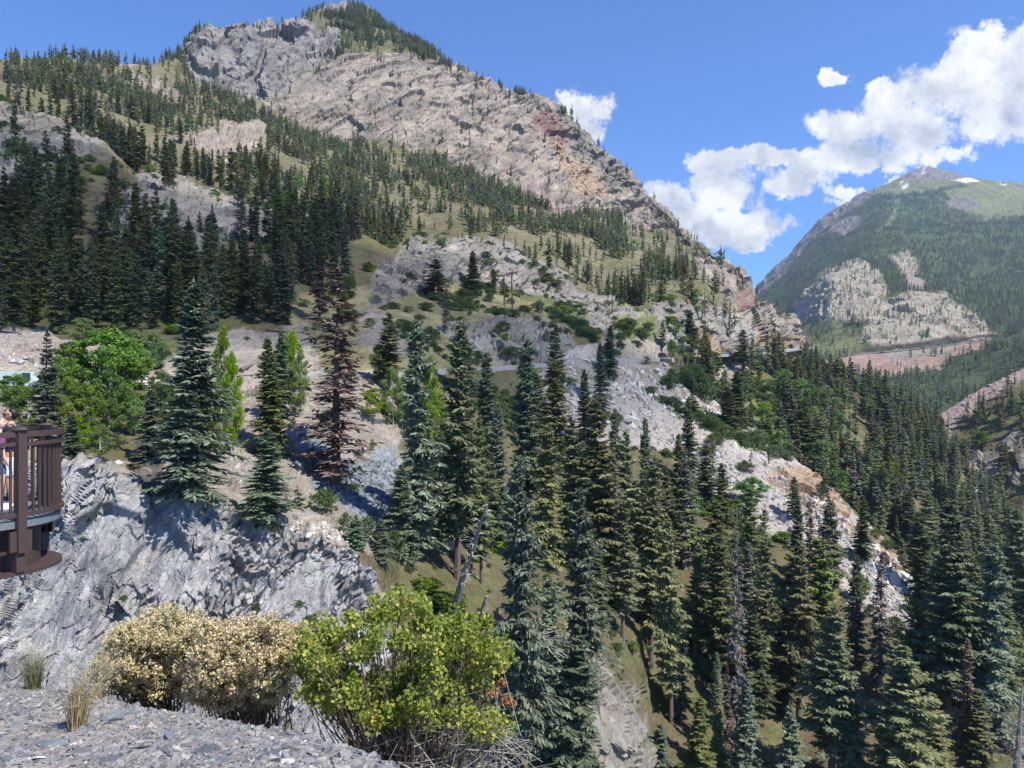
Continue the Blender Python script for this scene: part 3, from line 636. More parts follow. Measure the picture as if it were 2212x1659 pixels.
# ---------------------------------------------------------------- trees
def quads_from(A, Bv, C, Dv):
    n = len(A); V = np.empty((n * 4, 3)); V[0::4] = A; V[1::4] = Bv; V[2::4] = C; V[3::4] = Dv
    return V, np.arange(n * 4).reshape(n, 4)
def conifer(seed, H=20.0, rad=3.0, base=0.08, lod=0, power=0.8, droop=0.35, gaps=0.0, bare=0.0, sparse=1.0):
    """returns crown (V,F) and trunk (V,F): whorls of drooping boughs, each a fan of short sprays"""
    rng = np.random.default_rng(seed)
    nl, nb, ns = {0: (50, 8, 12), 1: (26, 7, 5), 2: (12, 6, 1), 3: (6, 4, 1)}[lod]
    A = []; B_ = []; C_ = []; D_ = []; stems = []
    lean = rng.normal(0, 0.012, 2)
    asym = rng.uniform(0, 2 * math.pi); asy = rng.uniform(0.05, 0.3)
    rag = rng.uniform(0.5, 1.22, (max(5, nl // 3) + 2, 5))
    for i in range(nl):
        t = (i + rng.uniform(-.35, .35)) / nl
        t = min(max(t, 0.0), 0.99)
        h = H * (base + (1 - base) * t)
        prof = (1 - t) ** power * (0.72 + 0.28 * min(1, t * 5)) + 0.015
        for j in range(nb):
            if rng.random() < gaps: continue
            az = rng.uniform(0, 2 * math.pi)
            L = rad * prof * rng.uniform(0.62, 1.18) * (1 + asy * math.cos(az - asym))
            L *= rag[min(int(t * max(5, nl // 3)), rag.shape[0] - 1), int(az / 6.2832 * 5) % 5]
            hh = h + rng.uniform(-.5, .5) * H / nl
            up = 0.55 * t - droop * (1 - t) + rng.normal(0, .08)
            u = np.array((math.cos(az), math.sin(az), 0)); s_ = np.array((-math.sin(az), math.cos(az), 0)); z = np.array((0, 0, 1.0))
            o = np.array((lean[0] * hh, lean[1] * hh, hh))
            def pt(r): return o + u * (r * L) + z * (L * (up * r - 0.22 * r * r + 0.30 * max(r - .6, 0)))
            if lod <= 1: stems.append((o, pt(0.9), 0.012 + 0.009 * L))
            if bare >= 1: 
                for q in range(3 if lod == 0 else 1):
                    r = rng.uniform(.35, .9); p = pt(r); e = p + (u * rng.uniform(.1, .5) + s_ * rng.choice((-1, 1)) * rng.uniform(.3, .7) + z * rng.uniform(-.35, .2)) * L * .35
                    stems.append((p, e, 0.008 + 0.004 * L))
                continue
            if lod >= 2:
                for sgn in (-1, 1):
                    p0 = o + z * 0.12 * L; p1 = pt(1.0)
                    wd = 0.42 * L if lod == 2 else 0.6 * L
                    mid = pt(0.62) + s_ * sgn * wd - z * 0.24 * L
                    lowp = pt(0.25) - z * 0.30 * L + s_ * sgn * wd * .3
                    A.append(p0); B_.append(lowp); C_.append(mid); D_.append(p1)
                continue
            for q in range(ns):
                r = (q + rng.uniform(.1, .9)) / ns; r = 0.10 + 0.92 * r
                if bare > 0 and rng.random() < bare: continue
                if rng.random() > sparse: continue
                p = pt(r)
                w_ = (0.50 * (1 - r) + 0.16) * L + 0.16
                for sgn in (-1, 1, 0):
                    if sgn == 0 and rng.random() < .45: continue
                    fw = rng.uniform(.25, .85)
                    dirv = u * fw + s_ * (sgn if sgn else rng.uniform(-.6, .6)) * rng.uniform(.6, 1.0) + z * rng.uniform(-.48, -.02)
                    dirv /= np.linalg.norm(dirv)
                    ln = min(w_ * rng.uniform(.6, 1.15), 1.5 if lod else 1.0)
                    wid = (0.065 + 0.075 * ln) * (1.0 if lod == 0 else 2.3)
                    side = np.cross(dirv, z); side /= np.linalg.norm(side) + 1e-9; side = side + z * rng.uniform(-.55, .55)
                    e = p + dirv * ln
                    m_ = p + dirv * ln * .5
                    A.append(p); B_.append(m_ + side * wid); C_.append(e - z * .06 * ln); D_.append(m_ - side * wid - z * .05)
    # leader
    for q in range(4 if lod < 2 else 1):
        az = rng.uniform(0, 6.28); s_ = np.array((math.cos(az), math.sin(az), 0)); top = np.array((lean[0] * H, lean[1] * H, H * 1.01))
        wl = 0.035 * rad + 0.02 * H / 4
        if bare < 1:
            A.append(top); B_.append(top - (0, 0, .045 * H) + s_ * wl); C_.append(top - (0, 0, .09 * H)); D_.append(top - (0, 0, .045 * H) - s_ * wl)
    cb = MB()
    if A: V, Fq = quads_from(np.array(A), np.array(B_), np.array(C_), np.array(D_)); cb.add(V, None, Fq)
    tb = MB(); r0 = 0.011 * H + 0.08
    k = 7 if lod == 0 else 4
    tp = [(lean[0] * H * t, lean[1] * H * t, H * t - (1.5 if t == 0 else 0)) for t in np.linspace(0, 0.985, 6 if lod < 2 else 2)]
    tb.tube(tp, [r0 * (1 - 0.93 * t) * (1.25 if t == 0 else 1) for t in np.linspace(0, 1, len(tp))], k if lod < 2 else 3, cap=False)
    if lod == 0 or (bare >= .5 and lod < 2):
        for (a_, b_, r_) in stems: tb.tube([a_, b_], [r_, r_ * .3], 3, cap=False)
    elif lod == 1:
        for (a_, b_, r_) in stems[::3]: tb.tube([a_, b_], [r_, r_ * .3], 3, cap=False)
    return cb, tb
def broadleaf(seed, H=8.0, rad=3.0, lod=0, leaf=0.22, n=None, base=0.25, stems=1, clumps=26, shape=1.0, flat=0.0):
    rng = np.random.default_rng(seed); n = n or {0: 5200, 1: 1300, 2: 130}[lod]
    tb = MB(); cents = []
    for s_ in range(stems):
        a0 = rng.uniform(0, 6.28); off = (rad * 0.25 * (stems > 1)) * rng.uniform(.3, 1); bx_, by_ = off * math.cos(a0), off * math.sin(a0)
        tx, ty = bx_ * 2.0 + rng.normal(0, .06) * H * .4, by_ * 2.0 + rng.normal(0, .06) * H * .4
        tb.tube([(bx_, by_, -.6), ((bx_ + tx) / 2 + .02 * H * rng.normal(), (by_ + ty) / 2, H * .45), (tx, ty, H * .93)], [0.013 * H + .02, .009 * H + .01, .01], 5 if lod < 2 else 3, cap=False)
        for c in range(clumps // stems):
            t = rng.uniform(base, 1.0) ** 0.85
            rr = rad * math.sin(math.pi * min(1, (t - base * .6) / (1.02 - base * .6)) ** 0.8) ** .6 * rng.uniform(.25, .95)
            az = rng.uniform(0, 6.28)
            c0 = np.array(((bx_ + (tx - bx_) * t), (by_ + (ty - by_) * t), H * t * .8)); c1 = np.array((c0[0] + rr * math.cos(az), c0[1] + rr * math.sin(az), H * t * .97))
            cents.append(c1)
            if lod < 2: tb.tube([c0, (c0 + c1) / 2 + (0, 0, .04 * H * rng.normal()), c1], [.006 * H, .004 * H, .004], 3, cap=False)
    cents = np.array(cents); ci = rng.integers(0, len(cents), n)
    cr = (rad * .30) * rng.uniform(.6, 1.25, len(cents))
    g = rng.normal(0, 1, (n, 3)); g /= np.linalg.norm(g, axis=1, keepdims=True); g *= (rng.random((n, 1)) ** .45)
    p = cents[ci] + g * cr[ci][:, None] * np.array((1, 1, .75 - flat))
    a_ = rng.normal(0, 1, (n, 3)); a_ /= np.linalg.norm(a_, axis=1, keepdims=True)
    b_ = np.cross(a_, rng.normal(0, 1, (n, 3))); b_ /= np.linalg.norm(b_, axis=1, keepdims=True)
    s_ = leaf * rng.uniform(.6, 1.3, (n, 1)) * (1 if lod == 0 else 1.9 if lod == 1 else 4.5)
    V, Fq = quads_from(p - a_ * s_ * .5, p + b_ * s_ * .38 + (0, 0, .0), p + a_ * s_ * .5, p - b_ * s_ * .38)
    return MB().add(V, None, Fq), tb
PROTO = {}
def proto(key, fn, cm, tm, **kw):
    cb, tb = fn(**kw)
    PROTO[key] = (cb.mesh('crown', M[cm]) if cb.v else None, tb.mesh('trunk', M[tm]), kw.get('H', 20.0), kw.get('rad', 3.0))
sp = [dict(rad=3.2, base=.03, power=.68), dict(rad=2.9, base=.08, power=.52, gaps=.08), dict(rad=3.4, base=.16, power=.48, gaps=.16, droop=.25), dict(rad=2.7, base=.20, power=.50, gaps=.34, droop=.15), dict(rad=2.9, base=.05, power=.36, gaps=.18, droop=.30)]
for lod in (0, 1, 2):
    for i, kw in enumerate(sp):
        cols_ = ('spruce_dark', 'spruce_blue', 'fir_olive')
        for c in cols_:
            if c == cols_[0]: cb, tb = conifer(100 + i * 7 + lod, lod=lod, **kw); PROTO[(c, i, lod)] = (cb.mesh('crown', M[c]), tb.mesh('trunk', M['bark']), 20.0, kw['rad'])
            else:
                s0 = PROTO[(cols_[0], i, lod)]; mc = s0[0].copy(); mc.materials.clear(); mc.materials.append(M[c]); PROTO[(c, i, lod)] = (mc, s0[1], 20.0, kw['rad'])
    proto(('brown', 0, lod), conifer, 'needle_brown', 'bark', seed=300 + lod, lod=lod, rad=2.4, base=.1, power=.7, gaps=.25, sparse=.6)
    proto(('greydead', 0, lod), conifer, 'needle_grey', 'bark_grey', seed=320 + lod, lod=lod, rad=2.2, base=.1, power=.7, gaps=.35, sparse=.35)
    proto(('aspen', 0, lod), broadleaf, 'aspen', 'bark_pale', seed=400 + lod, lod=lod, H=10.0, rad=3.2, clumps=46, base=.1, leaf=.27, n=(9000, 1800, 140)[lod])
    proto(('lime', 0, lod), broadleaf, 'lime', 'bark_pale', seed=410 + lod, lod=lod, H=10.0, rad=3.0, clumps=42, base=.08, leaf=.26, n=(8000, 1600, 140)[lod])
    proto(('oak', 0, lod), broadleaf, 'oak_green', 'bark_grey', seed=420 + lod, lod=lod, H=4.0, rad=3.0, base=.1, clumps=34, leaf=.2)
for lod in (0, 1):
    proto(('snag', 0, lod), conifer, 'needle_grey', 'bark_grey', seed=340, lod=lod, rad=1.6, base=.2, power=.5, gaps=.55, bare=1.0)
    proto(('snagbrown', 0, lod), conifer, 'needle_dull', 'bark', seed=350, lod=0, rad=3.4, base=.06, power=.75, gaps=.0, bare=.80, sparse=.9, droop=-.05)
proto(('openfir', 0, 0), conifer, 'spruce_blue', 'bark', seed=360, lod=0, rad=3.0, base=.05, power=.9, gaps=.45, droop=.05)

def build_tree(kind, var, lod, base, H, width, rz, name, label, cat, group, lean=(0, 0)):
    cm, tm, h0, r0 = PROTO[(kind, var, lod)]
    e = empty(name, tuple(base), rz, label, cat, group)
    e.rotation_euler = (lean[0], lean[1], rz)
    k = H / h0; e.scale = (width / (2 * r0), width / (2 * r0), k)
    if cm is not None: link('crown', cm, e)
    link('trunk', tm, e)
    return e
# ---------------------------------------------------------------- labels that single things out
LAND = [('the two-legged power pole', 1098, 640), ('the grey cliff under the peak', 560, 120), ('the tan slab face', 850, 250), ('the left rock outcrop', 110, 270),
        ('the middle rock outcrop', 400, 470), ('the red-brown dead trees', 560, 440), ('the bare brown conifer', 725, 800), ('the black car', 1434, 773),
        ('the silver car on the bend', 1570, 765), ('the pale rocky rib', 1800, 1100), ('the leaning dead trunk', 1012, 1210), ('the big blue-green fir', 405, 850),
        ('the river', 2195, 1120), ('the talus ramp', 2120, 860), ('the aspen grove', 1720, 850), ('the lower rock buttress', 1330, 1500),
        ('the central rock knoll', 1200, 580), ('the steel platform', 60, 1060), ('the left skyline', 150, 140), ('the purple talus strip', 1190, 430), ('the notch of sky', 1640, 650),
        ('the lower right corner', 2150, 1560), ('the tall trees with bare trunks', 950, 900), ('the lower forest gap', 1640, 1440), ('the road bend', 1700, 760),
        ('the gravel bank', 560, 880), ('the aspen by the road', 220, 800), ('the orange rock band', 1960, 1250), ('the slab ridge line', 1300, 320)]
ORD = ['first', 'second', 'third', 'fourth', 'fifth', 'sixth', 'seventh', 'eighth', 'ninth', 'tenth', 'eleventh', 'twelfth', 'thirteenth', 'fourteenth', 'fifteenth', 'sixteenth', 'seventeenth', 'eighteenth', 'nineteenth', 'twentieth']
def make_labels(items):
    """items: list of dicts with obj, vx, vy, look. Every label is made unique by landmark, side and order."""
    buckets = {}
    for it in items:
        ln, lx, ly = min(LAND, key=lambda L: math.hypot((L[1] - it['vx']) * .9, L[2] - it['vy']))
        dx, dy = it['vx'] - lx, it['vy'] - ly
        if abs(dx) > abs(dy) * 1.2: side = 'right of' if dx > 0 else 'left of'
        else: side = 'below' if dy > 0 else 'above'
        buckets.setdefault((it['look'], side, ln), []).append(it)
    for (look, side, ln), L in buckets.items():
        L.sort(key=lambda q: q['vx'])
        for i, it in enumerate(L):
            s = f'{look} {side} {ln}'
            if len(L) > 1:
                if i == 0: s += ', leftmost such'
                elif i == len(L) - 1: s += ', rightmost such'
                elif i < len(ORD): s += f', {ORD[i]} from left'
                else: s += f', {ORD[min(len(L) - 1 - i, 19)]} from right'
            it['obj']['label'] = s
LBL = []
KN = {'spruce_dark': ('spruce_tree', 'dark green spruce', 'tree'), 'spruce_blue': ('spruce_tree', 'blue-green spruce', 'tree'), 'fir_olive': ('fir_tree', 'olive green fir', 'tree'),
      'brown': ('dead_conifer', 'red-brown dying conifer', 'tree'), 'greydead': ('dead_conifer', 'grey dead conifer', 'tree'), 'snag': ('dead_tree', 'bare grey snag', 'tree'),
      'snagbrown': ('dead_conifer', 'bare brown conifer', 'tree'), 'openfir': ('fir_tree', 'open young fir', 'tree'), 'aspen': ('aspen_tree', 'green aspen', 'tree'),
      'lime': ('broadleaf_tree', 'yellow-green leafy tree', 'tree'), 'oak': ('shrub', 'green shrub', 'shrub')}
def lod_for(d, H):
    px = H / d * 764
    return 0 if px > 62 else (1 if px > 24 else 2)
def put(kind, var, base, H, width, rz, vx, vy, big=None, label=None, lean=(0, 0), lod=None):
    nm, look, cat = KN[kind]; d = base[1]
    lod = lod_for(d, H) if lod is None else lod
    if (kind, var, lod) not in PROTO: var = 0
    while (kind, var, lod) not in PROTO: lod -= 1
    grp = {'shrub': 'green shrubs on the slopes', 'aspen_tree': 'leafy trees on the slopes', 'broadleaf_tree': 'leafy trees on the slopes'}.get(nm, 'conifers on the slopes')
    if label is None and kind not in ('oak',):
        px = H / d * 764; look = ('tall ' if px > 95 else 'small ' if px < 34 else '') + look
    o = build_tree(kind, var, lod, base, H, width, rz, nm, label, cat, grp, lean)
    if label is None: LBL.append(dict(obj=o, vx=vx, vy=vy, look=look))
    return o
# ---- trees set one by one: (vx, top, base, crown width, kind, var)
SB, SD, OL = 'spruce_blue', 'spruce_dark', 'fir_olive'
HT = [
 (405, 600, 1068, 190, SB, 0), (95, 705, 965, 92, 'openfir', 0), (157, 893, 990, 62, SB, 0), (586, 728, 985, 100, SD, 0), (604, 715, 900, 70, SB, 0),
 (724, 572, 1045, 250, 'snagbrown', 0), (572, 925, 1112, 120, SB, 0), (645, 1045, 1092, 40, SD, 0), (320, 840, 1000, 74, SB, 0), (840, 675, 850, 72, SD, 1),
 (690, 515, 690, 50, 'brown', 0), (897, 690, 1205, 118, SB, 1), (988, 700, 1252, 125, OL, 2), (1003, 695, 880, 78, SB, 1), (870, 1000, 1205, 100, SB, 0),
 (1128, 732, 1110, 92, SB, 1), (1075, 865, 1160, 84, SB, 0), (1205, 700, 905, 62, SD, 0), (1200, 780, 1020, 88, OL, 0), (1316, 702, 812, 54, SB, 0), (1296, 738, 900, 52, SB, 0),
 (1262, 795, 985, 60, SD, 0), (1118, 1000, 1690, 150, SB, 2), (1178, 915, 1220, 90, OL, 1), (1290, 860, 1300, 140, OL, 1), (1240, 900, 1240, 90, SD, 1), (1395, 900, 1210, 70, SB, 0),
 (1360, 930, 1300, 90, OL, 1), (1405, 985, 1430, 104, OL, 1), (1462, 935, 1165, 62, SD, 0), (1486, 858, 1035, 58, SD, 0), (1592, 800, 915, 66, SD, 0), (1572, 835, 925, 60, SD, 0),
 (1525, 960, 1090, 60, SD, 0), (1245, 1370, 1720, 130, SB, 1), (1180, 1250, 1640, 120, SB, 1), (1450, 1110, 1560, 84, OL, 2), (1555, 1150, 1480, 92, OL, 2), (1600, 1090, 1640, 60, 'greydead', 0),
 (1655, 1160, 1540, 84, OL, 2), (1725, 1170, 1560, 96, OL, 2), (1795, 1305, 1690, 132, SD, 1), (1850, 1200, 1500, 60, SD, 1), (1945, 1390, 1740, 150, OL, 1), (2045, 1080, 1600, 160, SD, 1),
 (2135, 1170, 1600, 110, SB, 1), (2088, 1375, 1680, 70, 'brown', 0), (2190, 1470, 1760, 120, 'snag', 0), (1712, 1520, 1760, 92, SB, 0), (1608, 1462, 1720, 92, SB, 0), (1506, 1500, 1700, 80, OL, 0),
 (1422, 1560, 1720, 80, SB, 0), (1572, 1430, 1640, 40, 'brown', 0), (1800, 1140, 1240, 38, 'brown', 0), (1902, 1190, 1480, 76, 'greydead', 0), (1862, 1075, 1205, 56, SD, 0),
 (1720, 1030, 1130, 40, SD, 0), (1740, 862, 1000, 66, SD, 0), (2005, 1062, 1245, 74, OL, 1), (2165, 1240, 1560, 90, OL, 1), (1500, 1175, 1420, 70, SD, 1), (2110, 1490, 1700, 80, OL, 0),
 (1840, 1480, 1700, 80, SB, 1), (2020, 1500, 1720, 90, OL, 0), (935, 560, 645, 66, SD, 0), (1019, 540, 632, 46, SD, 0), (1065, 580, 632, 32, SD, 1), (1430, 690, 760, 26, SD, 0),
 (1487, 670, 800, 54, SD, 1), (1605, 712, 800, 44, SD, 1), (1680, 712, 728, 12, SD, 0), (985, 1060, 1150, 34, SB, 0), (952, 930, 1190, 70, SB, 1), (1050, 760, 1000, 70, SB, 1),
 (1152, 920, 1060, 50, SB, 0), (960, 620, 720, 30, 'greydead', 0), (1170, 640, 790, 26, 'snag', 0), (1040, 900, 1260, 70, SD, 1), (1330, 880, 1090, 62, SB, 0), (1560, 1000, 1170, 56, SD, 0),
 (1690, 1290, 1530, 70, SB, 1), (1470, 1330, 1560, 60, SB, 1), (2195, 1100, 1400, 110, SD, 1), (1980, 1260, 1560, 80, SD, 2), (30, 590, 720, 50, SD, 0), (0, 600, 715, 40, SB, 0),
 (1625, 1170, 1400, 60, SB, 1), (1290, 1180, 1400, 70, SD, 1), (1640, 770, 830, 30, SD, 0), (1540, 935, 1010, 26, SD, 0), (1660, 960, 1000, 20, SD, 0), (1622, 968, 1005, 14, SD, 0),
 (765, 1110, 1180, 60, SB, 0), (820, 1120, 1210, 60, SB, 0), (1500, 840, 905, 40, SD, 0), (1160, 800, 960, 56, OL, 0), (1345, 1080, 1380, 80, OL, 1), (1440, 1010, 1250, 70, OL, 1),
]
LT = [ # leafy trees
 (235, 800, 935, 90, 'aspen'), (190, 830, 945, 80, 'aspen'), (165, 900, 985, 60, 'lime'), (215, 920, 990, 50, 'lime'), (285, 860, 940, 60, 'aspen'), (345, 800, 900, 60, 'aspen'), (120, 790, 900, 80, 'aspen'), (330, 720, 800, 60, 'aspen'), (300, 755, 830, 80, 'aspen'), (240, 770, 870, 90, 'aspen'), (480, 840, 1000, 50, 'lime'), (640, 790, 900, 50, 'lime'), (610, 740, 850, 60, 'lime'),
 (215, 712, 890, 160, 'aspen'), (150, 740, 880, 110, 'aspen'), (275, 735, 880, 110, 'aspen'), (180, 690, 745, 70, 'lime'), (283, 715, 790, 80, 'aspen'), (480, 720, 960, 56, 'lime'), (500, 780, 980, 50, 'lime'),
 (630, 722, 860, 64, 'lime'), (648, 760, 870, 40, 'lime'), (25, 810, 905, 90, 'aspen'), (60, 840, 930, 80, 'lime'), (140, 860, 950, 50, 'lime'), (470, 900, 975, 60, 'lime'), (820, 745, 830, 50, 'aspen'), (850, 800, 920, 60, 'lime'),
 (800, 850, 905, 50, 'lime'), (870, 850, 930, 46, 'lime'), (930, 780, 960, 50, 'lime'), (700, 380, 440, 30, 'aspen'),
 (1690, 800, 885, 76, 'aspen'), (1735, 820, 900, 74, 'aspen'), (1780, 835, 930, 66, 'aspen'), (1660, 850, 905, 56, 'aspen'), (1650, 870, 930, 50, 'lime'), (1760, 880, 960, 60, 'aspen'), (1800, 880, 940, 46, 'aspen'),
 (1850, 950, 1000, 36, 'lime'), (1770, 955, 1020, 40, 'lime'), (1930, 1000, 1060, 34, 'lime'), (1600, 815, 870, 46, 'aspen'), (1690, 925, 975, 44, 'lime'), (1555, 820, 870, 40, 'lime'), (1448, 735, 785, 46, 'aspen'),
 (1465, 760, 815, 66, 'oak'), (1500, 790, 850, 80, 'oak'), (1525, 820, 870, 60, 'oak'), (1450, 800, 840, 50, 'oak'), (1640, 755, 800, 30, 'aspen'), (1625, 1030, 1090, 70, 'aspen'), (2105, 925, 975, 40, 'lime'), (2075, 985, 1025, 30, 'aspen'),
 (1970, 1290, 1330, 46, 'aspen'), (1860, 1240, 1300, 44, 'aspen'), (1780, 1040, 1075, 36, 'oak'), (700, 1060, 1110, 70, 'oak'), (790, 1120, 1170, 60, 'oak'), (850, 1150, 1200, 60, 'oak'), (745, 1110, 1150, 40, 'oak'),
]
rng = np.random.default_rng(5); random.seed(5)
placed = []; n_con = 0
for (vx, top, base, wd, kind, var) in HT:
    g = ground(vx, base)
    if g is None: continue
    d = g[1]; H = (base - top) / F * d; W_ = wd / F * d * 1.05
    lod = 0 if H / d * 764 > 40 else None
    if (vx + base) % 5 == 0 and kind in (SD, OL): var = 3
    put(kind, var, g, H, W_, rng.uniform(0, 6.28), vx, (top * .6 + base * .4), lod=lod, lean=(rng.normal(0, .015), rng.normal(0, .015)))
    placed.append((g[0], g[1], W_ * .5)); n_con += 1
for (vx, top, base, wd, kind) in LT:
    g = ground(vx, base); d = g[1]; H = (base - top) / F * d; W_ = wd / F * d
    put(kind, 0, g, H * 1.04, W_, rng.uniform(0, 6.28), vx, (top + base) / 2, lod=0 if H / d * 764 > 25 else 1)
    placed.append((g[0], g[1], W_ * .4))
PL = np.array(placed)
# ---- random woods: candidates on every loft by ground type
def scatter(L, dens, seed, vxr=(-160, 2380), cond=None, real=False):
    r = np.random.default_rng(seed)
    cx = L.VX[:-1, :-1]; cy = L.VY[:-1, :-1]; T = L.T[:-1, :-1]
    dm = np.zeros(len(TN))
    for k, v in dens.items(): dm[TI[k]] = v
    lam = (L.area3 if real else L.area) * dm[T]
    if cond is not None: lam = lam * cond(cx, cy, L.G[:-1, :-1])
    lam = lam * ((cx > vxr[0]) & (cx < vxr[1]))
    cl = np.clip(fbm(L.G[:-1, :-1] / 26, 3, seed) * 3.6 + .85, 0.04, 3.0)
    cnt = r.poisson(lam * cl)
    iy, ix = np.nonzero(cnt); rep = cnt[iy, ix]; iy = np.repeat(iy, rep); ix = np.repeat(ix, rep)
    u = r.random((len(iy), 1)); v = r.random((len(iy), 1)); G = L.G
    p = G[iy, ix] + u * (G[iy, ix + 1] - G[iy, ix]) + v * (G[iy + 1, ix] - G[iy, ix])
    return p
def seen(p, H):
    q = Vector((p[0], p[1], p[2] + H * .85)); ln = q.length; d = q / ln
    for k in BV:
        h = BV[k].ray_cast(Vector((0, 0, 0)), d, ln - 3.0)
        if h[0] is not None: return False
    return True
cands = []
CLEAR = [(1433, 771, 26, 266), (1572, 763, 16, 452), (1098, 640, 24, 300), (1712, 748, 8, 545), (1380, 778, 40, 250), (333, 828, 6, 105)]
def blocks(p, H, w_):
    d = p[1]; vx = p[0] / d * F + CX; vb = HZ - p[2] / d * F; vt = HZ - (p[2] + H) / d * F; hw = w_ / 2 / d * F
    return any(d < D_ and abs(vx - x) < r_ + hw and vt < y + 8 and vb > y - 14 for (x, y, r_, D_) in CLEAR)
def add_c(p, hr, mix, where, seed):
    r = np.random.default_rng(seed)
    if len(p) == 0: return
    near = np.zeros(len(p), bool)
    for (x, y, w_) in PL: near |= (np.hypot(p[:, 0] - x, p[:, 1] - y) < w_ * .8 + 1.0)
    p = p[~near]
    H = r.uniform(hr[0], hr[1], len(p)) * np.where(r.random(len(p)) < .2, .6, 1)
    kk = r.choice(len(mix), len(p), p=np.array([m_[1] for m_ in mix]) / sum(m_[1] for m_ in mix))
    for i in range(len(p)):
        if blocks(p[i], H[i], H[i] * .25): continue
        cands.append((p[i], H[i], mix[kk[i]][0], int(r.integers(0, 5)), r.uniform(0, 6.28), r.uniform(.72, 1.25), where))
mixA = [(SD, 5), (SB, 4), (OL, 3), ('brown', .25), ('greydead', .5)]
mixB = [(SD, 3), (SB, 2.5), (OL, 6), ('brown', .2), ('greydead', .5), ('aspen', .7)]  # olive-heavy mix: sunlit look of the upper slopes put into tree colour
near_ms = lambda vx, vy, G: ((G[..., 1] < 345) & (vy < 720) & ~((vx > 780) & (vx < 1420)) & ~((vx > 640) & (vy > 665))).astype(float)
add_c(scatter(MS, dict(floor=.026, duff=.026, grey=.0045, meadow=.003), 11, cond=near_ms), (12, 21), mixA, 'slope', 1)
far_ms = lambda vx, vy, G: (G[..., 1] >= 345) * np.where(G[..., 1] < 480, .9, 1.0) * np.where((vx > 1350) & (G[..., 1] > 600), .35, 1.0)
add_c(scatter(MS, dict(floor=.0150, duff=.021, thicket=.045, grey=.003, tan=.0012, cliff=.0007, orange=.001, pink=.001, meadow=.005), 12, cond=far_ms), (8, 16), mixB, 'slope', 2)
add_c(scatter(VF, dict(floor=.021, green=.004, tan=.001), 13), (18, 27), mixB, 'valley', 3)
gs_c = lambda vx, vy, G: ((vx > 880) & (vy > 1190) & ~((vx < 1240) & (G[..., 1] < 84))) * 1.0
add_c(scatter(GS, dict(floor=.008, white=.0006, green=.001), 14, cond=gs_c), (13, 22), [(SD, 4), (SB, 4), (OL, 4), ('greydead', .7), ('brown', .3)], 'gorge', 4)
add_c(scatter(RB, dict(floor=.018, grey=.008, green=.01, pink=.0008), 15), (15, 22), mixB, 'valley', 5)
fm_c = lambda vx, vy, G: np.where(G[..., 1] < 2400, 1.0, .75)
add_c(scatter(FM, dict(far=.0075, dome=.0016, green=.002, red=.0002, peak=.0004, tan=.001, alpine=.0003), 16, cond=fm_c), (13, 20), [(SD, 5), (SB, 5), ('aspen', .7)], 'far', 6)
print('candidates', len(cands))
def inview(p): return -20 < p[0] / p[1] * F + CX < 2232 and HZ - p[2] / p[1] * F < 1720
order = sorted(range(len(cands)), key=lambda i: -cands[i][1] / cands[i][0][1])
rest = []
n_asp = 0
for i in order:
    p, H, kind, var, rz, wf, where = cands[i]
    vx = p[0] / p[1] * F + CX; vy = HZ - (p[2] + H / 2) / p[1] * F
    if n_con < 300 and where != 'far' and kind != 'aspen' and inview(p) and seen(p, H):
        put(kind, var, p - np.array((0, 0, .3)), H, H * .31 * wf, rz, vx, vy); n_con += 1
    else: rest.append(i)
# ---- the uncounted rest of the woods, one object per wood
def pattern_obj(key, i):
    cm, tm, h0, r0 = PROTO[key]; V = []; Fs = []; mi = []; n = 0; mats = []
    for me in (cm, tm):
        nv = len(me.vertices); v = np.empty(nv * 3, np.float32); me.vertices.foreach_get('co', v)
        npz = len(me.polygons); lp = np.empty(npz, np.int32); me.polygons.foreach_get('loop_total', lp)
        li = np.empty(len(me.loops), np.int32); me.loops.foreach_get('vertex_index', li)
        V.append(v.reshape(-1, 3)); st = np.concatenate([[0], np.cumsum(lp)[:-1]])
        for k in (3, 4):
            s_ = st[lp == k]
            if len(s_): Fs.append(li[s_[:, None] + np.arange(k)] + n); mi.append(np.full(len(s_), len(mats)))
        mats.append(me.materials[0]); n += nv
    me = mesh_np('forest_tree', np.vstack(V), Fs, mats, np.concatenate(mi))
    return bpy.data.objects.new('forest_tree_%02d' % i, me)
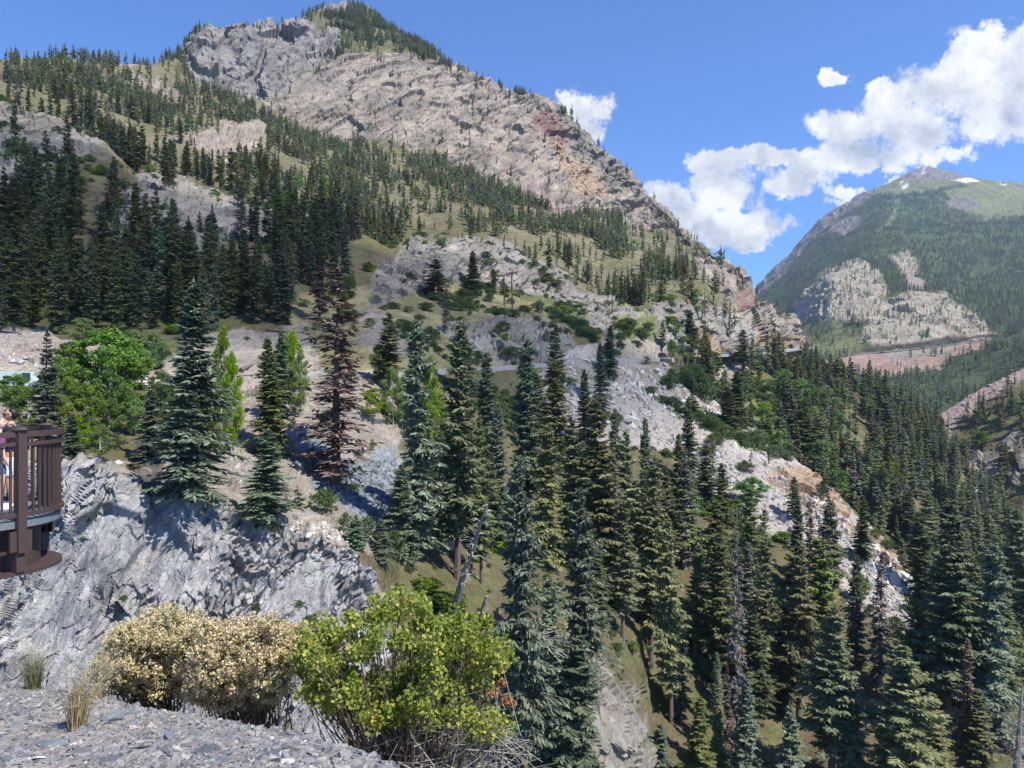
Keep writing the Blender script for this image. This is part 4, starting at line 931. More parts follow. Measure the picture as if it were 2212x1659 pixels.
def forest(name, ids, label):
    if not ids: return
    keys = sorted({(cands[i][2], cands[i][3] if (cands[i][2], cands[i][3], 2) in PROTO else 0, (1 if cands[i][6] == 'under' else 2 if cands[i][1] / cands[i][0][1] * 764 < 24 else 1)) for i in ids})
    cl = bpy.data.collections.new(name + '_patterns')
    for i, k in enumerate(keys): cl.objects.link(pattern_obj(k, i))
    ki = {k: i for i, k in enumerate(keys)}
    pts = np.array([cands[i][0] for i in ids]); me = bpy.data.meshes.new(name); me.vertices.add(len(pts)); me.vertices.foreach_set('co', pts.astype(np.float32).ravel())
    idx = []; sc_ = []; rt = []
    for i in ids:
        p, H, kind, var, rz, wf, where = cands[i]; v_ = var if (kind, var, 2) in PROTO else 0
        k = (kind, v_, 1 if where == 'under' else 2 if H / p[1] * 764 < 24 else 1); idx.append(ki[k]); h0, r0 = PROTO[k][2:]
        if where == 'under': w_ = H * .8 * wf / r0
        elif kind == 'aspen': H = H * .6; w_ = H * .5 / r0
        else: w_ = H * .34 * wf / (2 * r0)
        sc_.append((w_, w_, H / h0)); rt.append((0, 0, rz))
    a_ = me.attributes.new('idx', 'INT', 'POINT'); a_.data.foreach_set('value', np.array(idx, np.int32))
    a_ = me.attributes.new('scl', 'FLOAT_VECTOR', 'POINT'); a_.data.foreach_set('vector', np.array(sc_, np.float32).ravel())
    a_ = me.attributes.new('rot', 'FLOAT_VECTOR', 'POINT'); a_.data.foreach_set('vector', np.array(rt, np.float32).ravel())
    o = link(name, me); tag(o, label, 'forest', None, 'stuff')
    ng = bpy.data.node_groups.new(name + '_nodes', 'GeometryNodeTree')
    ng.interface.new_socket('Geometry', in_out='INPUT', socket_type='NodeSocketGeometry'); ng.interface.new_socket('Geometry', in_out='OUTPUT', socket_type='NodeSocketGeometry')
    gi = ng.nodes.new('NodeGroupInput'); go = ng.nodes.new('NodeGroupOutput'); mp = ng.nodes.new('GeometryNodeMeshToPoints'); io = ng.nodes.new('GeometryNodeInstanceOnPoints')
    ci = ng.nodes.new('GeometryNodeCollectionInfo'); ci.inputs['Collection'].default_value = cl; ci.inputs['Separate Children'].default_value = True; ci.inputs['Reset Children'].default_value = True
    def att(n_, t): q = ng.nodes.new('GeometryNodeInputNamedAttribute'); q.data_type = t; q.inputs['Name'].default_value = n_; return q.outputs['Attribute']
    lk = ng.links.new
    lk(gi.outputs[0], mp.inputs[0]); lk(mp.outputs[0], io.inputs['Points']); lk(ci.outputs[0], io.inputs['Instance']); io.inputs['Pick Instance'].default_value = True
    lk(att('idx', 'INT'), io.inputs['Instance Index']); lk(att('scl', 'FLOAT_VECTOR'), io.inputs['Scale']); lk(att('rot', 'FLOAT_VECTOR'), io.inputs['Rotation']); lk(io.outputs[0], go.inputs[0])
    o.modifiers.new('wood', 'NODES').node_group = ng
    return o
forest('slope_forest', [i for i in rest if cands[i][6] in ('slope', 'gorge')], 'dense conifer forest covering the mountainside behind the nearer trees')
forest('valley_forest', [i for i in rest if cands[i][6] == 'valley'], 'dense dark conifer forest filling the valley side by the river')
forest('far_forest', [i for i in rest if cands[i][6] == 'far'], 'bluish far-off conifer forest covering the high green mountain')
# ---- shrubs on the open slopes
SH = [(920, 664, 44), (958, 655, 34), (990, 652, 40), (1085, 708, 44), (1005, 640, 60), (905, 690, 34), (1105, 755, 50), (1070, 718, 30), (975, 690, 26), (1132, 668, 34), (1160, 690, 26),
      (1188, 668, 44), (1205, 680, 50), (1230, 690, 50), (1250, 702, 56), (1268, 718, 50), (1283, 730, 40), (1210, 655, 34), (1165, 655, 30), (1360, 700, 40), (1385, 720, 44), (1375, 740, 34), (1340, 745, 30),
      (1330, 760, 30), (1400, 705, 34), (1405, 840, 40), (1430, 860, 44), (1455, 872, 50), (1480, 888, 50), (1505, 900, 56), (1535, 918, 60), (1565, 935, 56), (1600, 945, 60), (1640, 958, 60), (1670, 975, 60),
      (1700, 985, 46), (1550, 905, 40), (1590, 920, 44), (1545, 950, 50), (1525, 975, 40), (1610, 1010, 46), (1890, 1150, 40), (1915, 1175, 44), (1940, 1200, 44), (1960, 1230, 40), (230, 1055, 26), (270, 1290, 26),
      (555, 1310, 30), (648, 1300, 26), (670, 1340, 40), (130, 800, 60), (330, 760, 60), (350, 770, 50), (60, 1000, 0), (340, 790, 40), (700, 905, 30), (805, 960, 24), (500, 960, 30), (760, 1050, 40), (835, 700, 0),
      (1330, 905, 40), (1500, 830, 60), (1540, 855, 60), (1440, 830, 40), (1290, 1345, 50), (1330, 1400, 40), (1570, 1330, 40), (2030, 1200, 44), (1880, 920, 30), (1990, 1200, 40), (1560, 1040, 40), (880, 715, 40), (850, 660, 40), (1000, 1230, 40), (930, 1260, 40)]
for (vx, vy, wd) in SH:
    if wd == 0: continue
    g = ground(vx, vy + wd * .16); d = g[1]; W_ = wd / F * d
    o = put('oak', 0, g - np.array((0, 0, .15 * W_)), W_ * random.uniform(.42, .62), W_, rng.uniform(0, 6.28), vx, vy, lod=0 if wd > 30 else 1)
# two lime-green saplings
for (vx, top, base, wd) in [(803, 945, 975, 14), (1396, 768, 785, 20)]:
    g = ground(vx, base); put('lime', 0, g, (base - top) / F * g[1], wd / F * g[1], 1.0, vx, top, lod=1)
make_labels(LBL)
# undergrowth on the open ground: low bushes nobody could count
n0 = len(cands)
under = lambda vx, vy, G: (G[..., 1] < 420) * np.where(fbm(G / 14, 3, 777) > .02, 1.6, .12)
for L_, dn, sd in ((MS, dict(floor=.016, meadow=.030, gravel=.004, grey=.006, green=.06, white=.006), 61), (GS, dict(floor=.75, gravel=.05, green=.4, white=.02, orange=.004), 62), (VF, dict(floor=.01, green=.02), 63)):
    r = np.random.default_rng(sd)
    for p in scatter(L_, dn, sd, cond=under, real=True):
        if (L_ is GS and p[1] < 52) or blocks(p, 1.5, 2.0): continue
        rd = np.interp(p[0] / p[1] * F + CX, [-500, 0, 400, 560, 650, 750, 850, 1000, 1100, 1250, 1340, 1400, 1460], [104, 105, 111, 114, 117, 127, 143, 173, 198, 228, 243, 252, 266])
        if -3 < p[1] - rd < 11 and p[0] / p[1] * F + CX < 1470: continue
        cands.append((p - np.array((0, 0, .1)), (r.uniform(.5, 1.6) * (1 + p[1] / 300) if L_ is not GS or r.random() < .12 else r.uniform(.22, .7)), ('oak', 'lime', 'oak', 'aspen')[r.integers(0, 4)], 0, r.uniform(0, 6.28), r.uniform(.8, 1.6), 'under'))
ids = list(range(n0, len(cands))); print('undergrowth', len(ids))
UND = True
forest('undergrowth', ids, 'low green undergrowth dotted over meadow, gravel and forest floor')
bpy.data.objects['undergrowth']['category'] = 'undergrowth'
# ---------------------------------------------------------------- roads
M['asphalt'] = plain_mat('asphalt', (0.30, 0.29, 0.28), 0.9, var=0.25, scale=0.6)
M['wood'] = plain_mat('weathered_wood', (0.17, 0.11, 0.075), 0.85, var=0.35, scale=4)
M['pole'] = plain_mat('pole_wood', (0.075, 0.055, 0.048), 0.85, var=0.3, scale=3)
def road(name, rows, w, label, mat='asphalt', lift=.15, deep=1.5):
    """rows: sheet points of the outer edge with depth; the slab runs back by w"""
    V = []
    pts = []
    r = np.array(rows, float); xs = np.arange(r[0, 0], r[-1, 0] + 1, 6.0)
    for x in xs:
        vy = np.interp(x, r[:, 0], r[:, 1]); d = np.interp(x, r[:, 0], r[:, 2]); pts.append(P(x, vy, d))
    pts = np.array(pts); pts = smooth1(pts, 10, 0); pts[:, 2] += lift
    wv = np.interp(xs, r[:, 0], r[:, 3]) if r.shape[1] > 3 else np.full(len(xs), w)
    tn = np.gradient(pts[:, :2], axis=0); tn /= np.linalg.norm(tn, axis=1, keepdims=True); nrm = np.stack([-tn[:, 1], tn[:, 0]], 1)
    n = len(xs); a_ = pts.copy(); b_ = a_.copy(); b_[:, :2] += nrm * wv[:, None]
    c_ = a_ - (0, 0, deep); d_ = b_ - (0, 0, deep)
    V = np.vstack([c_, a_, b_, d_]); q = []
    for i in range(n - 1):
        for k in range(3): q.append((k * n + i, k * n + i + 1, (k + 1) * n + i + 1, (k + 1) * n + i))
    o = MB().add(V, None, q).build(name, M[mat]); tag(o, label, kind='structure')
    return pts, nrm
rp, rn = road('road', [(-500, 847, 104), (0, 846, 105), (400, 841, 111), (560, 830, 114), (650, 819, 117), (750, 812, 127), (850, 806, 143), (1000, 800, 173), (1100, 796, 198), (1250, 783, 228), (1340, 779, 243), (1400, 777, 252), (1460, 776, 266)], 7.5, 'two-lane mountain road cut into the slope', lift=.5)
rp2, rn2 = road('road_bend', [(1500, 771, 398), (1530, 770, 412), (1575, 769, 425), (1640, 767, 444), (1690, 761, 502), (1730, 755, 538), (1760, 752, 560)], 9, 'far stretch of the road rounding the bend', lift=1.2, deep=1.6)
rp3, rn3 = road('far_road', [(1700, 774, 1345), (1880, 763.5, 1326), (1950, 756.5, 1326), (2040, 746.5, 1326), (2130, 736.5, 1316), (2212, 716.5, 1296), (2400, 680, 1280)], 12, 'road ledge crossing below the tan domes', lift=1.0, deep=1.5)
def on_road(vx, off=3.5, pts=None, nrm=None):
    pts = rp if pts is None else pts; nrm = rn if nrm is None else nrm
    sh = pts[:, :2] + nrm * off; x = sh[:, 0] / sh[:, 1] * F + CX; i = int(np.argmin(abs(x - vx))); p = pts[i].copy(); p[:2] += nrm[i] * off
    t = pts[min(i + 2, len(pts) - 1)] - pts[max(i - 2, 0)]
    return p, math.atan2(t[1], t[0])
# ---------------------------------------------------------------- vehicles
M['glass'] = plain_mat('car_glass', (0.02, 0.025, 0.03), 0.08, var=0, spec=0.6)
M['tyre'] = plain_mat('tyre', (0.02, 0.02, 0.02), 0.8, var=0.1)
M['rim'] = plain_mat('rim', (0.45, 0.45, 0.46), 0.35, 0.8, var=0.05)
M['red_lamp'] = plain_mat('tail_lamp', (0.45, 0.02, 0.02), 0.3, var=0)
M['lamp'] = plain_mat('head_lamp', (0.85, 0.87, 0.9), 0.15, var=0)
M['chrome'] = plain_mat('bumper', (0.10, 0.10, 0.10), 0.5, var=0.05)
def car(paint, loc, rz, name, label, kind='suv', L=4.7, Wd=1.9, Ht=1.8, cat='car'):
    root = empty(name, tuple(loc), rz, label, cat, 'cars on the mountain road')
    hl = L / 2
    if kind == 'suv': prof = [(-hl, .45), (-hl, .95), (-hl + .12, 1.05), (-hl + .35, Ht - .08), (-hl + .55, Ht), (hl - 2.3, Ht), (hl - 2.0, Ht - .06), (hl - 1.25, 1.12), (hl - .2, .98), (hl, .85), (hl, .4), (hl - .1, .28), (-hl + .1, .28)]
    elif kind == 'van': prof = [(-hl, .4), (-hl, Ht - .15), (-hl + .15, Ht), (hl - 1.3, Ht), (hl - .55, 1.25), (hl - .05, 1.0), (hl, .4), (hl - .1, .3), (-hl + .1, .3)]
    else: prof = [(-hl, .45), (-hl, .85), (-hl + .25, 1.0), (-hl + .75, Ht), (hl - 2.1, Ht), (hl - 1.35, 1.0), (hl - .2, .85), (hl, .7), (hl, .35), (hl - .1, .25), (-hl + .1, .25)]
    b = MB().prism([(x, z) for x, z in prof], -Wd / 2, Wd / 2)
    me = b.mesh('body', paint); o = link('body', me, root); bv = o.modifiers.new('b', 'BEVEL'); bv.width = .07; bv.segments = 2; bv.limit_method = 'ANGLE'
    zs, zt = (1.08, Ht - .14)
    sw = MB()
    x0, x1 = (-hl + .45, hl - 1.75) if kind != 'van' else (hl - 2.1, hl - .95)
    for s in (-1, 1):
        n_ = 3 if kind != 'van' else 1
        for k in range(n_):
            a_, b_ = x0 + (x1 - x0) * k / n_ + .04, x0 + (x1 - x0) * (k + 1) / n_ - .04
            sw.box(((a_ + b_) / 2, s * (Wd / 2 + .004), (zs + zt) / 2), (b_ - a_, .02, zt - zs))
    sw.build('side_window', M['glass'], root)
    MB().box((hl - 1.62 if kind != 'van' else hl - .92, 0, (zs + zt) / 2 + .02), (.03, Wd - .25, .62), rot=(0, R(-40 if kind != 'van' else -30), 0)).build('windscreen', M['glass'], root)
    MB().box((-hl + .21 if kind == 'suv' else -hl + .45, 0, (zs + zt) / 2), (.03, Wd - .3, .52), rot=(0, R(14 if kind == 'suv' else 40), 0)).build('rear_window', M['glass'], root)
    for s in (-1, 1):
        MB().box((-hl - .005, s * (Wd / 2 - .17), .98 if kind != 'van' else 1.1), (.05, .22, .26)).build('tail_light', M['red_lamp'], root)
        MB().box((hl + .002, s * (Wd / 2 - .25), .74), (.05, .34, .16)).build('headlight', M['lamp'], root)
    for s in (-1, 1): MB().box((s * (hl + .02), 0, .48), (.14, Wd - .08, .2)).build('bumper', M['chrome'], root)
    for sx in (-hl + .85, hl - .9):
        for s in (-1, 1):
            y = s * (Wd / 2 - .08); w_ = MB(); w_.tube([(sx, y - .12, .34), (sx, y + .12, .34)], .34, 16); wo_ = w_.build('wheel', M['tyre'], root)
            MB().tube([(sx, y - .125, .34), (sx, y + .125, .34)], .2, 12).build('rim', M['rim'], wo_)
    return root
pk = plain_mat('paint_black', (0.012, 0.014, 0.02), 0.25, var=0, coat=0.6); pss = plain_mat('paint_silver', (0.55, 0.58, 0.62), 0.3, 0.3, var=0, coat=0.5)
pw = plain_mat('paint_white', (0.78, 0.79, 0.78), 0.3, var=0, coat=0.5); pg = plain_mat('paint_grey', (0.30, 0.33, 0.38), 0.3, 0.2, var=0, coat=0.5); pt_ = plain_mat('paint_pale_green', (0.40, 0.50, 0.48), 0.4, var=0)
p, a_ = on_road(1432, 3.4); car(pk, p, a_ + .25, 'parked_car', 'black sport utility car above the timber crib wall')
p, a_ = on_road(1572, 4, rp2, rn2); car(pss, p, a_ + math.pi - .5, 'parked_car', 'silver car coming round the far bend', 'sedan', 4.6, 1.85, 1.5)
p, a_ = on_road(1712, 4, rp2, rn2); car(plain_mat('paint_dark', (0.05, 0.05, 0.05), 0.4, var=0), p, a_ + .1, 'parked_truck', 'dark box-shaped truck at the rock corner of the far road', 'van', 6.0, 2.3, 2.7, 'truck')
p, a_ = on_road(204, 3.0); car(pg, p, a_ + .9, 'parked_car', 'grey hatchback with red tail lights behind the aspens', 'sedan', 4.4, 1.8, 1.5)
p, a_ = on_road(252, 4.0); car(pw, p, a_, 'parked_car', 'white car behind the white aspen trunk', 'sedan', 4.5, 1.8, 1.45)
p, a_ = on_road(38, 3.5); car(pt_, p, a_, 'camper_van', 'pale green camper van at the left edge of the road', 'van', 6.0, 2.1, 2.3, 'van')
p, a_ = on_road(290, 4.0); car(pw, p, a_ + 3.1, 'parked_car', 'white sport utility car left of the big blue-green fir', 'suv', 4.6, 1.85, 1.7)
# ---------------------------------------------------------------- fences along the road
def rail_fence(vx0, vx1, label, off=.4):
    root = None; X_ = np.arange(vx0, vx1, 26 if vx0 < 700 else 12)
    pts = []
    for x in X_:
        p, _ = on_road(x, off); pts.append(p)
    root = empty('road_fence', tuple(pts[0]), 0, label, 'fence', 'brown rail fences along the road')
    o0 = pts[0]
    for p in pts:
        q = p - o0; MB().box((q[0], q[1], q[2] + .3), (.2, .2, 1.5)).build('post', M['wood'], root)
    for h in (.95, .5):
        m_ = MB()
        for a_, b_ in zip(pts[:-1], pts[1:]):
            u, v = a_ - o0, b_ - o0; m_.tube([(u[0], u[1] - .14, u[2] + h), (v[0], v[1] - .14, v[2] + h)], .09, 4)
        m_.build('rail', M['wood'], root)
rail_fence(176, 335, 'brown rail fence in front of the cars behind the aspens'); rail_fence(490, 585, 'brown rail fence on top of the gravel bank')
# crib wall of timbers under the black car
p, a_ = on_road(1436, .2); cw = empty('retaining_wall', tuple(p), a_, 'dark timber crib wall holding the road under the black car', 'wall')
for k in range(5): MB().box((0, -.3 - k * .12, -.45 - k * .75), (7.5, .5, .42)).build('timber', M['pole'], cw)
m_ = MB()
for x in (-3.6, -1.2, 1.2, 3.6): m_.box((x, 0, -2.0), (.35, .7, 3.9))
m_.build('upright', M['wood'], cw)
for x in (1400, 1406, 1388):
    p, a_ = on_road(x, .3); MB_ = MB().box((0, 0, .5), (.16, .16, 1.1), taper=.9); MB_.box((0, 0, 1.06), (.2, .2, .06)); o = MB_.build('marker_post', M['wood']); o.location = p
    tag(o, 'thin roadside marker post left of the black car' if x != 1388 else 'thin roadside marker post farthest left of the black car', 'post', 'roadside marker posts')
# two-legged power pole
g1 = ground(1089.5, 661); g2 = ground(1107, 665); d = (g1[1] + g2[1]) / 2; g1 = g1 * d / g1[1]; g2 = g2 * d / g2[1]
hp = empty('power_pole', tuple(g1), 0, 'dark two-legged wooden power pole with one crossarm on the meadow', 'power pole')
q = g2 - g1; t1 = P(1088.5, 594, d) - g1; t2 = P(1105, 590, d) - g1
MB().tube([(0, 0, -1), t1], [.30, .2], 8).build('pole', M['pole'], hp); MB().tube([q - (0, 0, 1), t2], [.30, .2], 8).build('pole', M['pole'], hp)
c0 = P(1076, 597.5, d) - g1; c1 = P(1115, 588.5, d) - g1; MB().tube([c0, c1], .26, 4).build('crossarm', M['pole'], hp)
m_ = MB()
for t in (.04, .5, .96):
    c_ = c0 + (c1 - c0) * t; m_.tube([c_ + (0, 0, .2), c_ + (0, 0, .75)], [.14, .08], 6)
m_.build('insulator', M['bark_grey'], hp)
def bare_pole(vx, top, base, label, name='dead_tree', mt='bark_grey', r=None, br=5, lean=0):
    g = ground(vx, base); d = g[1]; tip = P(vx + lean, top, d) - g; H = tip[2]; r = r or max(.09, H * .012)
    e = empty(name, tuple(g), 0, label, 'tree' if name != 'utility_pole' else 'power pole', 'bare standing trunks' if name != 'utility_pole' else None)
    MB().tube([(0, 0, -1), tip * .5 + (r, 0, 0), tip], [r * 1.3, r, r * .3], 6).build('trunk' if name != 'utility_pole' else 'pole', M[mt], e)
    if br:
        m_ = MB(); rr = random.Random(int(vx * 7 + base))
        for k in range(br):
            t = rr.uniform(.35, .95); a0 = tip * t; L_ = H * rr.uniform(.04, .12) * (1.2 - t); az = rr.uniform(0, 6.28)
            m_.tube([a0, a0 + np.array((math.cos(az) * L_, math.sin(az) * L_, L_ * rr.uniform(-.5, .2)))], [r * .25, r * .06], 3)
        m_.build('branches', M[mt], e)
bare_pole(1322, 622, 672, 'thin lone pole standing on the rock knoll above the road', 'utility_pole', 'pole', .18, 0)
bare_pole(1310, 690, 800, 'thin grey bare trunk between the spruces left of the black car')
for i, (vx, t, b) in enumerate([(1652, 672, 712), (1664, 660, 695), (1747, 722, 775), (1600, 690, 740), (1624, 672, 720), (1560, 650, 705), (1740, 700, 745)]):
    bare_pole(vx, t, b, ['short bare trunk on the sunny shoulder', 'taller bare trunk right of the short one on the sunny shoulder', 'dead trunk at the road corner', 'bare trunk on the grey shoulder', 'bare trunk left of the sunny shoulder', 'bare trunk high on the grey shoulder', 'bare trunk just above the rock corner of the road'][i], r=.3)
bare_pole(1370, 1090, 1240, 'grey bare trunk among the olive firs below the gravel slope', br=20)
bare_pole(1050, 905, 1000, 'slim bare trunk beside the tall trees with bare trunks', br=12)
bare_pole(1505, 1050, 1130, 'grey bare trunk on the pale rib', br=12)
bare_pole(2062, 820, 860, 'tall bare trunk on the talus ramp'); bare_pole(2100, 800, 850, 'second bare trunk right along the talus ramp')
# leaning dead tree and fallen logs
def log(p0, p1, r0, r1, name, label, br=0, mt='bark_grey', cat='log', seed=1):
    p0 = np.array(p0); p1 = np.array(p1); e = empty(name, tuple(p0), 0, label, cat); v = p1 - p0; n_ = 7
    rr = random.Random(seed); pts = [v * t + np.array((rr.uniform(-1, 1), rr.uniform(-1, 1), rr.uniform(-1, 1))) * r0 * .14 * (0 < t < 1) for t in np.linspace(0, 1, n_)]
    MB().tube(pts, [r0 + (r1 - r0) * t for t in np.linspace(0, 1, n_)], 9).build('trunk', M[mt], e)
    if br:
        m_ = MB(); L_ = np.linalg.norm(v); dv = v / L_
        for k in range(br):
            t = rr.uniform(.25, .98); a0 = v * t; az = rr.uniform(0, 6.28); ll = L_ * rr.uniform(.04, .11)
            s_ = np.array((math.cos(az), math.sin(az) * .8, rr.uniform(-.2, .5))); mid = a0 + s_ * ll * .6 + dv * ll * .2; end = mid + s_ * ll * .5 + np.array((0, 0, -.3 * ll))
            m_.tube([a0, mid, end], [r1 * .55 + .015, .03, .01], 4)
            for j in range(3):
                e0 = a0 + (mid - a0) * rr.uniform(.4, 1); m_.tube([e0, e0 + np.array((rr.uniform(-1, 1), rr.uniform(-1, 1), rr.uniform(-.8, .8))) * ll * .35], [.02, .006], 3)
        m_.build('branches', M['bark_pale'], e)
    return e
gb = ground(975, 1330, 'GS'); log(gb, P(1052, 1090, gb[1] - 5), .40, .10, 'leaning_dead_tree', 'bare grey dead tree leaning right above the green bush', 46, 'bark_grey', 'tree', 3)
gb = ground(1092, 1478, 'GS'); log(gb, P(1146, 1378, gb[1] - 4), .42, .25, 'leaning_dead_tree', 'broken grey trunk with a pale tangle of roots leaning right', 0, 'bark_grey', 'tree', 5)
e = empty('root_tangle', tuple(P(1146, 1378, gb[1] - 4)), 0, 'pale tangled dead branches on top of the broken trunk', 'branches'); m_ = MB(); rr = random.Random(8)
for k in range(26):
    a_ = np.array((rr.uniform(-1, 1), rr.uniform(-.6, .6), rr.uniform(-1, 1.1))); a_ /= np.linalg.norm(a_); L_ = rr.uniform(1.2, 3.6)
    m_.tube([a_ * .0, a_ * L_ * .5 + (0, 0, rr.uniform(-.3, .3)), a_ * L_ + (0, 0, -.4)], [.09, .05, .012], 4)
    for j in range(4):
        q0 = a_ * L_ * rr.uniform(.3, .9); m_.tube([q0, q0 + np.array((rr.uniform(-1, 1), rr.uniform(-1, 1), rr.uniform(-1, 1))) * .8], [.03, .008], 3)
m_.build('branches', M['bark_pale'], e)
gb = ground(1035, 1335, 'GS'); log(gb - (0, 0, .5), P(1052, 1288, gb[1] - 1), .45, .15, 'broken_stump', 'splintered brown-grey stump below the tall trees', 0, 'bark_grey', 'stump', 9)
def two(v0, v1, r0, r1, label, mt, s):
    a_ = ground(*v0); b_ = ground(*v1); log(a_ + (0, 0, r0), b_ + (0, 0, r1), r0, r1, 'fallen_log', label, 0, mt, 'log', s)
two((577, 716), (670, 724), .35, .2, 'long brown fallen log on the bank below the dark spruces', 'bark', 1)
two((1290, 822), (1306, 834), .4, .3, 'short dark log on the pale slope below the road', 'bark', 2)
two((1560, 1015), (1600, 1045), .3, .2, 'dark thin log on the pale rib, upper end by small spruces', 'bark', 3)
two((1668, 1425), (1735, 1455), .3, .12, 'pale fallen trunk in the lower forest gap', 'bark_pale', 4)
two((520, 805), (545, 790), .4, .2, 'dark root wad lying above the gravel bank', 'bark', 6)
g = ground(1067, 748); e = empty('tree_stump', tuple(g), 0, 'cut grey stump with pale top on the meadow slope', 'stump')
MB().tube([(0, 0, -.4), (0, 0, 1.5)], [.75, .6], 10).build('stump_wood', M['bark_grey'], e); MB().tube([(0, 0, 1.5), (0, 0, 1.53)], [.57, .56], 10).build('cut_face', M['bark_pale'], e)
# ---------------------------------------------------------------- boulders
import bmesh
M['stone_dark'] = plain_mat('stone_dark', (0.17, 0.14, 0.13), 0.85, var=0.35, scale=1.5, bump=0.6)
M['stone_pale'] = plain_mat('stone_pale', (0.48, 0.46, 0.42), 0.85, var=0.3, scale=1.5, bump=0.6)
M['stone_blue'] = plain_mat('stone_blue', (0.15, 0.175, 0.20), 0.7, var=0.4, scale=6, bump=0.5)
M['stone_purple'] = plain_mat('stone_purple', (0.20, 0.165, 0.18), 0.75, var=0.4, scale=6, bump=0.5)
M['stone_grey'] = plain_mat('stone_grey', (0.34, 0.335, 0.33), 0.8, var=0.35, scale=5, bump=0.5)
def boulder_mesh(seed, flat=.7, sub=3, ang=1.0):
    bm = bmesh.new(); bmesh.ops.create_icosphere(bm, subdivisions=sub, radius=1)
    v = np.array([v.co[:] for v in bm.verts]); r_ = np.random.default_rng(seed)
    for k in range(12):
        n = r_.normal(0, 1, 3); n /= np.linalg.norm(n); dd = r_.uniform(.45, .85); s_ = v @ n; v -= np.where(s_ > dd, s_ - dd, 0)[:, None] * n * ang
    v += (fbm(v * 2.5 + seed, 3, seed) * .07)[:, None] * v; v *= (r_.uniform(.85, 1.2), r_.uniform(.75, 1), flat)
    for q, c_ in zip(bm.verts, v): q.co = c_
    me = bpy.data.meshes.new('boulder'); bm.to_mesh(me); bm.free(); return me
BO = [(293, 978, 32, 'stone_dark', 'big brown boulder at the left foot of the big blue-green fir'), (313, 1018, 36, 'stone_dark', 'rounded dark boulder just below the big brown boulder'), (250, 965, 14, 'stone_dark', 'small dark boulder on the brown slope behind the platform'),
 (515, 911, 14, 'stone_dark', 'small black rock on the gravel bank'), (516, 940, 12, 'stone_dark', 'small black rock below the other black rock on gravel'), (638, 875, 22, 'stone_dark', 'brown boulder right of the dark green fir'),
 (630, 903, 20, 'stone_dark', 'rusty brown boulder touching the dark green fir'), (620, 892, 18, 'stone_pale', 'pale stone between the two brown boulders'), (650, 884, 14, 'stone_dark', 'flat dark stone on the gravel bank, right of the brown boulder'), (258, 998, 22, 'stone_pale', 'pale broken stone on the brown slope left of the fir'),
 (28, 778, 20, 'stone_grey', 'grey boulder at the left edge of the gravel slope'), (44, 781, 20, 'stone_grey', 'grey boulder right beside the leftmost gravel slope boulder'), (55, 772, 14, 'stone_grey', 'small grey boulder on the left gravel slope'), (10, 768, 16, 'stone_grey', 'grey boulder highest on the left gravel slope'),
 (650, 1176, 46, 'stone_dark', 'dark flat rock sitting on the right brow of the slate cliff'), (1435, 786, 14, 'stone_pale', 'pale block below the timber crib wall'), (1418, 800, 20, 'stone_pale', 'large pale block on the slope under the road'), (1385, 802, 18, 'stone_pale', 'reddish pale block left of the large pale block'),
 (980, 730, 22, 'stone_dark', 'dark boulder on the meadow below the power pole'), (1068, 722, 24, 'stone_dark', 'dark boulder on the meadow right of the stump'), (60, 1225, 0, '', ''), (550, 973, 10, 'stone_pale', 'small white stone on the gravel bank')]
for i, (vx, vy, w_, mt, lb) in enumerate(BO):
    if w_ == 0: continue
    g = ground(vx, vy + w_ * .25); r_ = w_ / 2 / F * g[1]; me = boulder_mesh(50 + i); me.materials.append(M[mt]); o = link('boulder', me); o.location = g + (0, 0, r_ * .3); o.scale = (r_,) * 3; o.rotation_euler = (0, 0, i); tag(o, lb, 'boulder', 'boulders on the slopes')
# loose pale blocks in the scree below the road
def rubble(name, n, seed, polys, size, mats, label, minh=.5):
    r_ = np.random.default_rng(seed); mb = MB(); k = 0; base_ = []
    for s_ in range(6):
        bm_ = boulder_mesh(200 + s_, .6, 1); v = np.array([q.co[:] for q in bm_.vertices]); f = np.array([list(p.vertices) for p in bm_.polygons]); base_.append((v, f)); bpy.data.meshes.remove(bm_)
    while k < n:
        pl = polys[r_.integers(len(polys))]; xs = [q[0] for q in pl]; ys = [q[1] for q in pl]
        x = r_.uniform(min(xs), max(xs)); y = r_.uniform(min(ys), max(ys))
        if not inpoly(np.array([x]), np.array([y]), pl)[0]: continue
        g = ground(x, y); k += 1
        if g is None: continue
        s_ = size * r_.lognormal(0, .5) * minh; v, f = base_[r_.integers(6)]; rm = np.array(Euler(tuple(r_.uniform(0, 6.28, 3))).to_matrix())
        mb.add((v * s_ * (1.2, .9, .7)) @ rm.T + g, f)
    o = mb.build(name, M[mats]); tag(o, label, 'rubble', None, 'stuff')
rubble('rubble', 1700, 31, [[(1340, 800), (1450, 800), (1560, 900), (1700, 990), (1660, 1010), (1500, 930), (1360, 850)], [(1180, 760), (1340, 790), (1430, 900), (1560, 1000), (1420, 960), (1200, 880)], [(1740, 1060), (1990, 1240), (1990, 1380), (1850, 1200)]], 1.1, 'stone_pale', 'pale angular rubble strewn down the slope under the road')
rubble('rib_rubble', 1500, 34, [[(1560, 960), (1740, 1070), (1960, 1260), (1990, 1380), (1850, 1260), (1600, 1080), (1480, 1000)]], .8, 'stone_grey', 'grey angular blocks littering the pale rocky rib')
rubble('slate_rubble', 900, 32, [[(660, 960), (780, 1010), (860, 980), (850, 1110), (780, 1120), (700, 1050)]], .42, 'stone_blue', 'blue-grey slate rubble fan beside the bare brown conifer')
rubble('gravel_stones', 500, 33, [[(500, 840), (690, 840), (860, 940), (840, 1000), (700, 930), (600, 1080), (480, 1050)], [(0, 740), (110, 740), (140, 820), (0, 830)], [(600, 1130), (760, 1130), (780, 1180), (640, 1150)]], .35, 'stone_pale', 'small pale stones on the gravel bank')
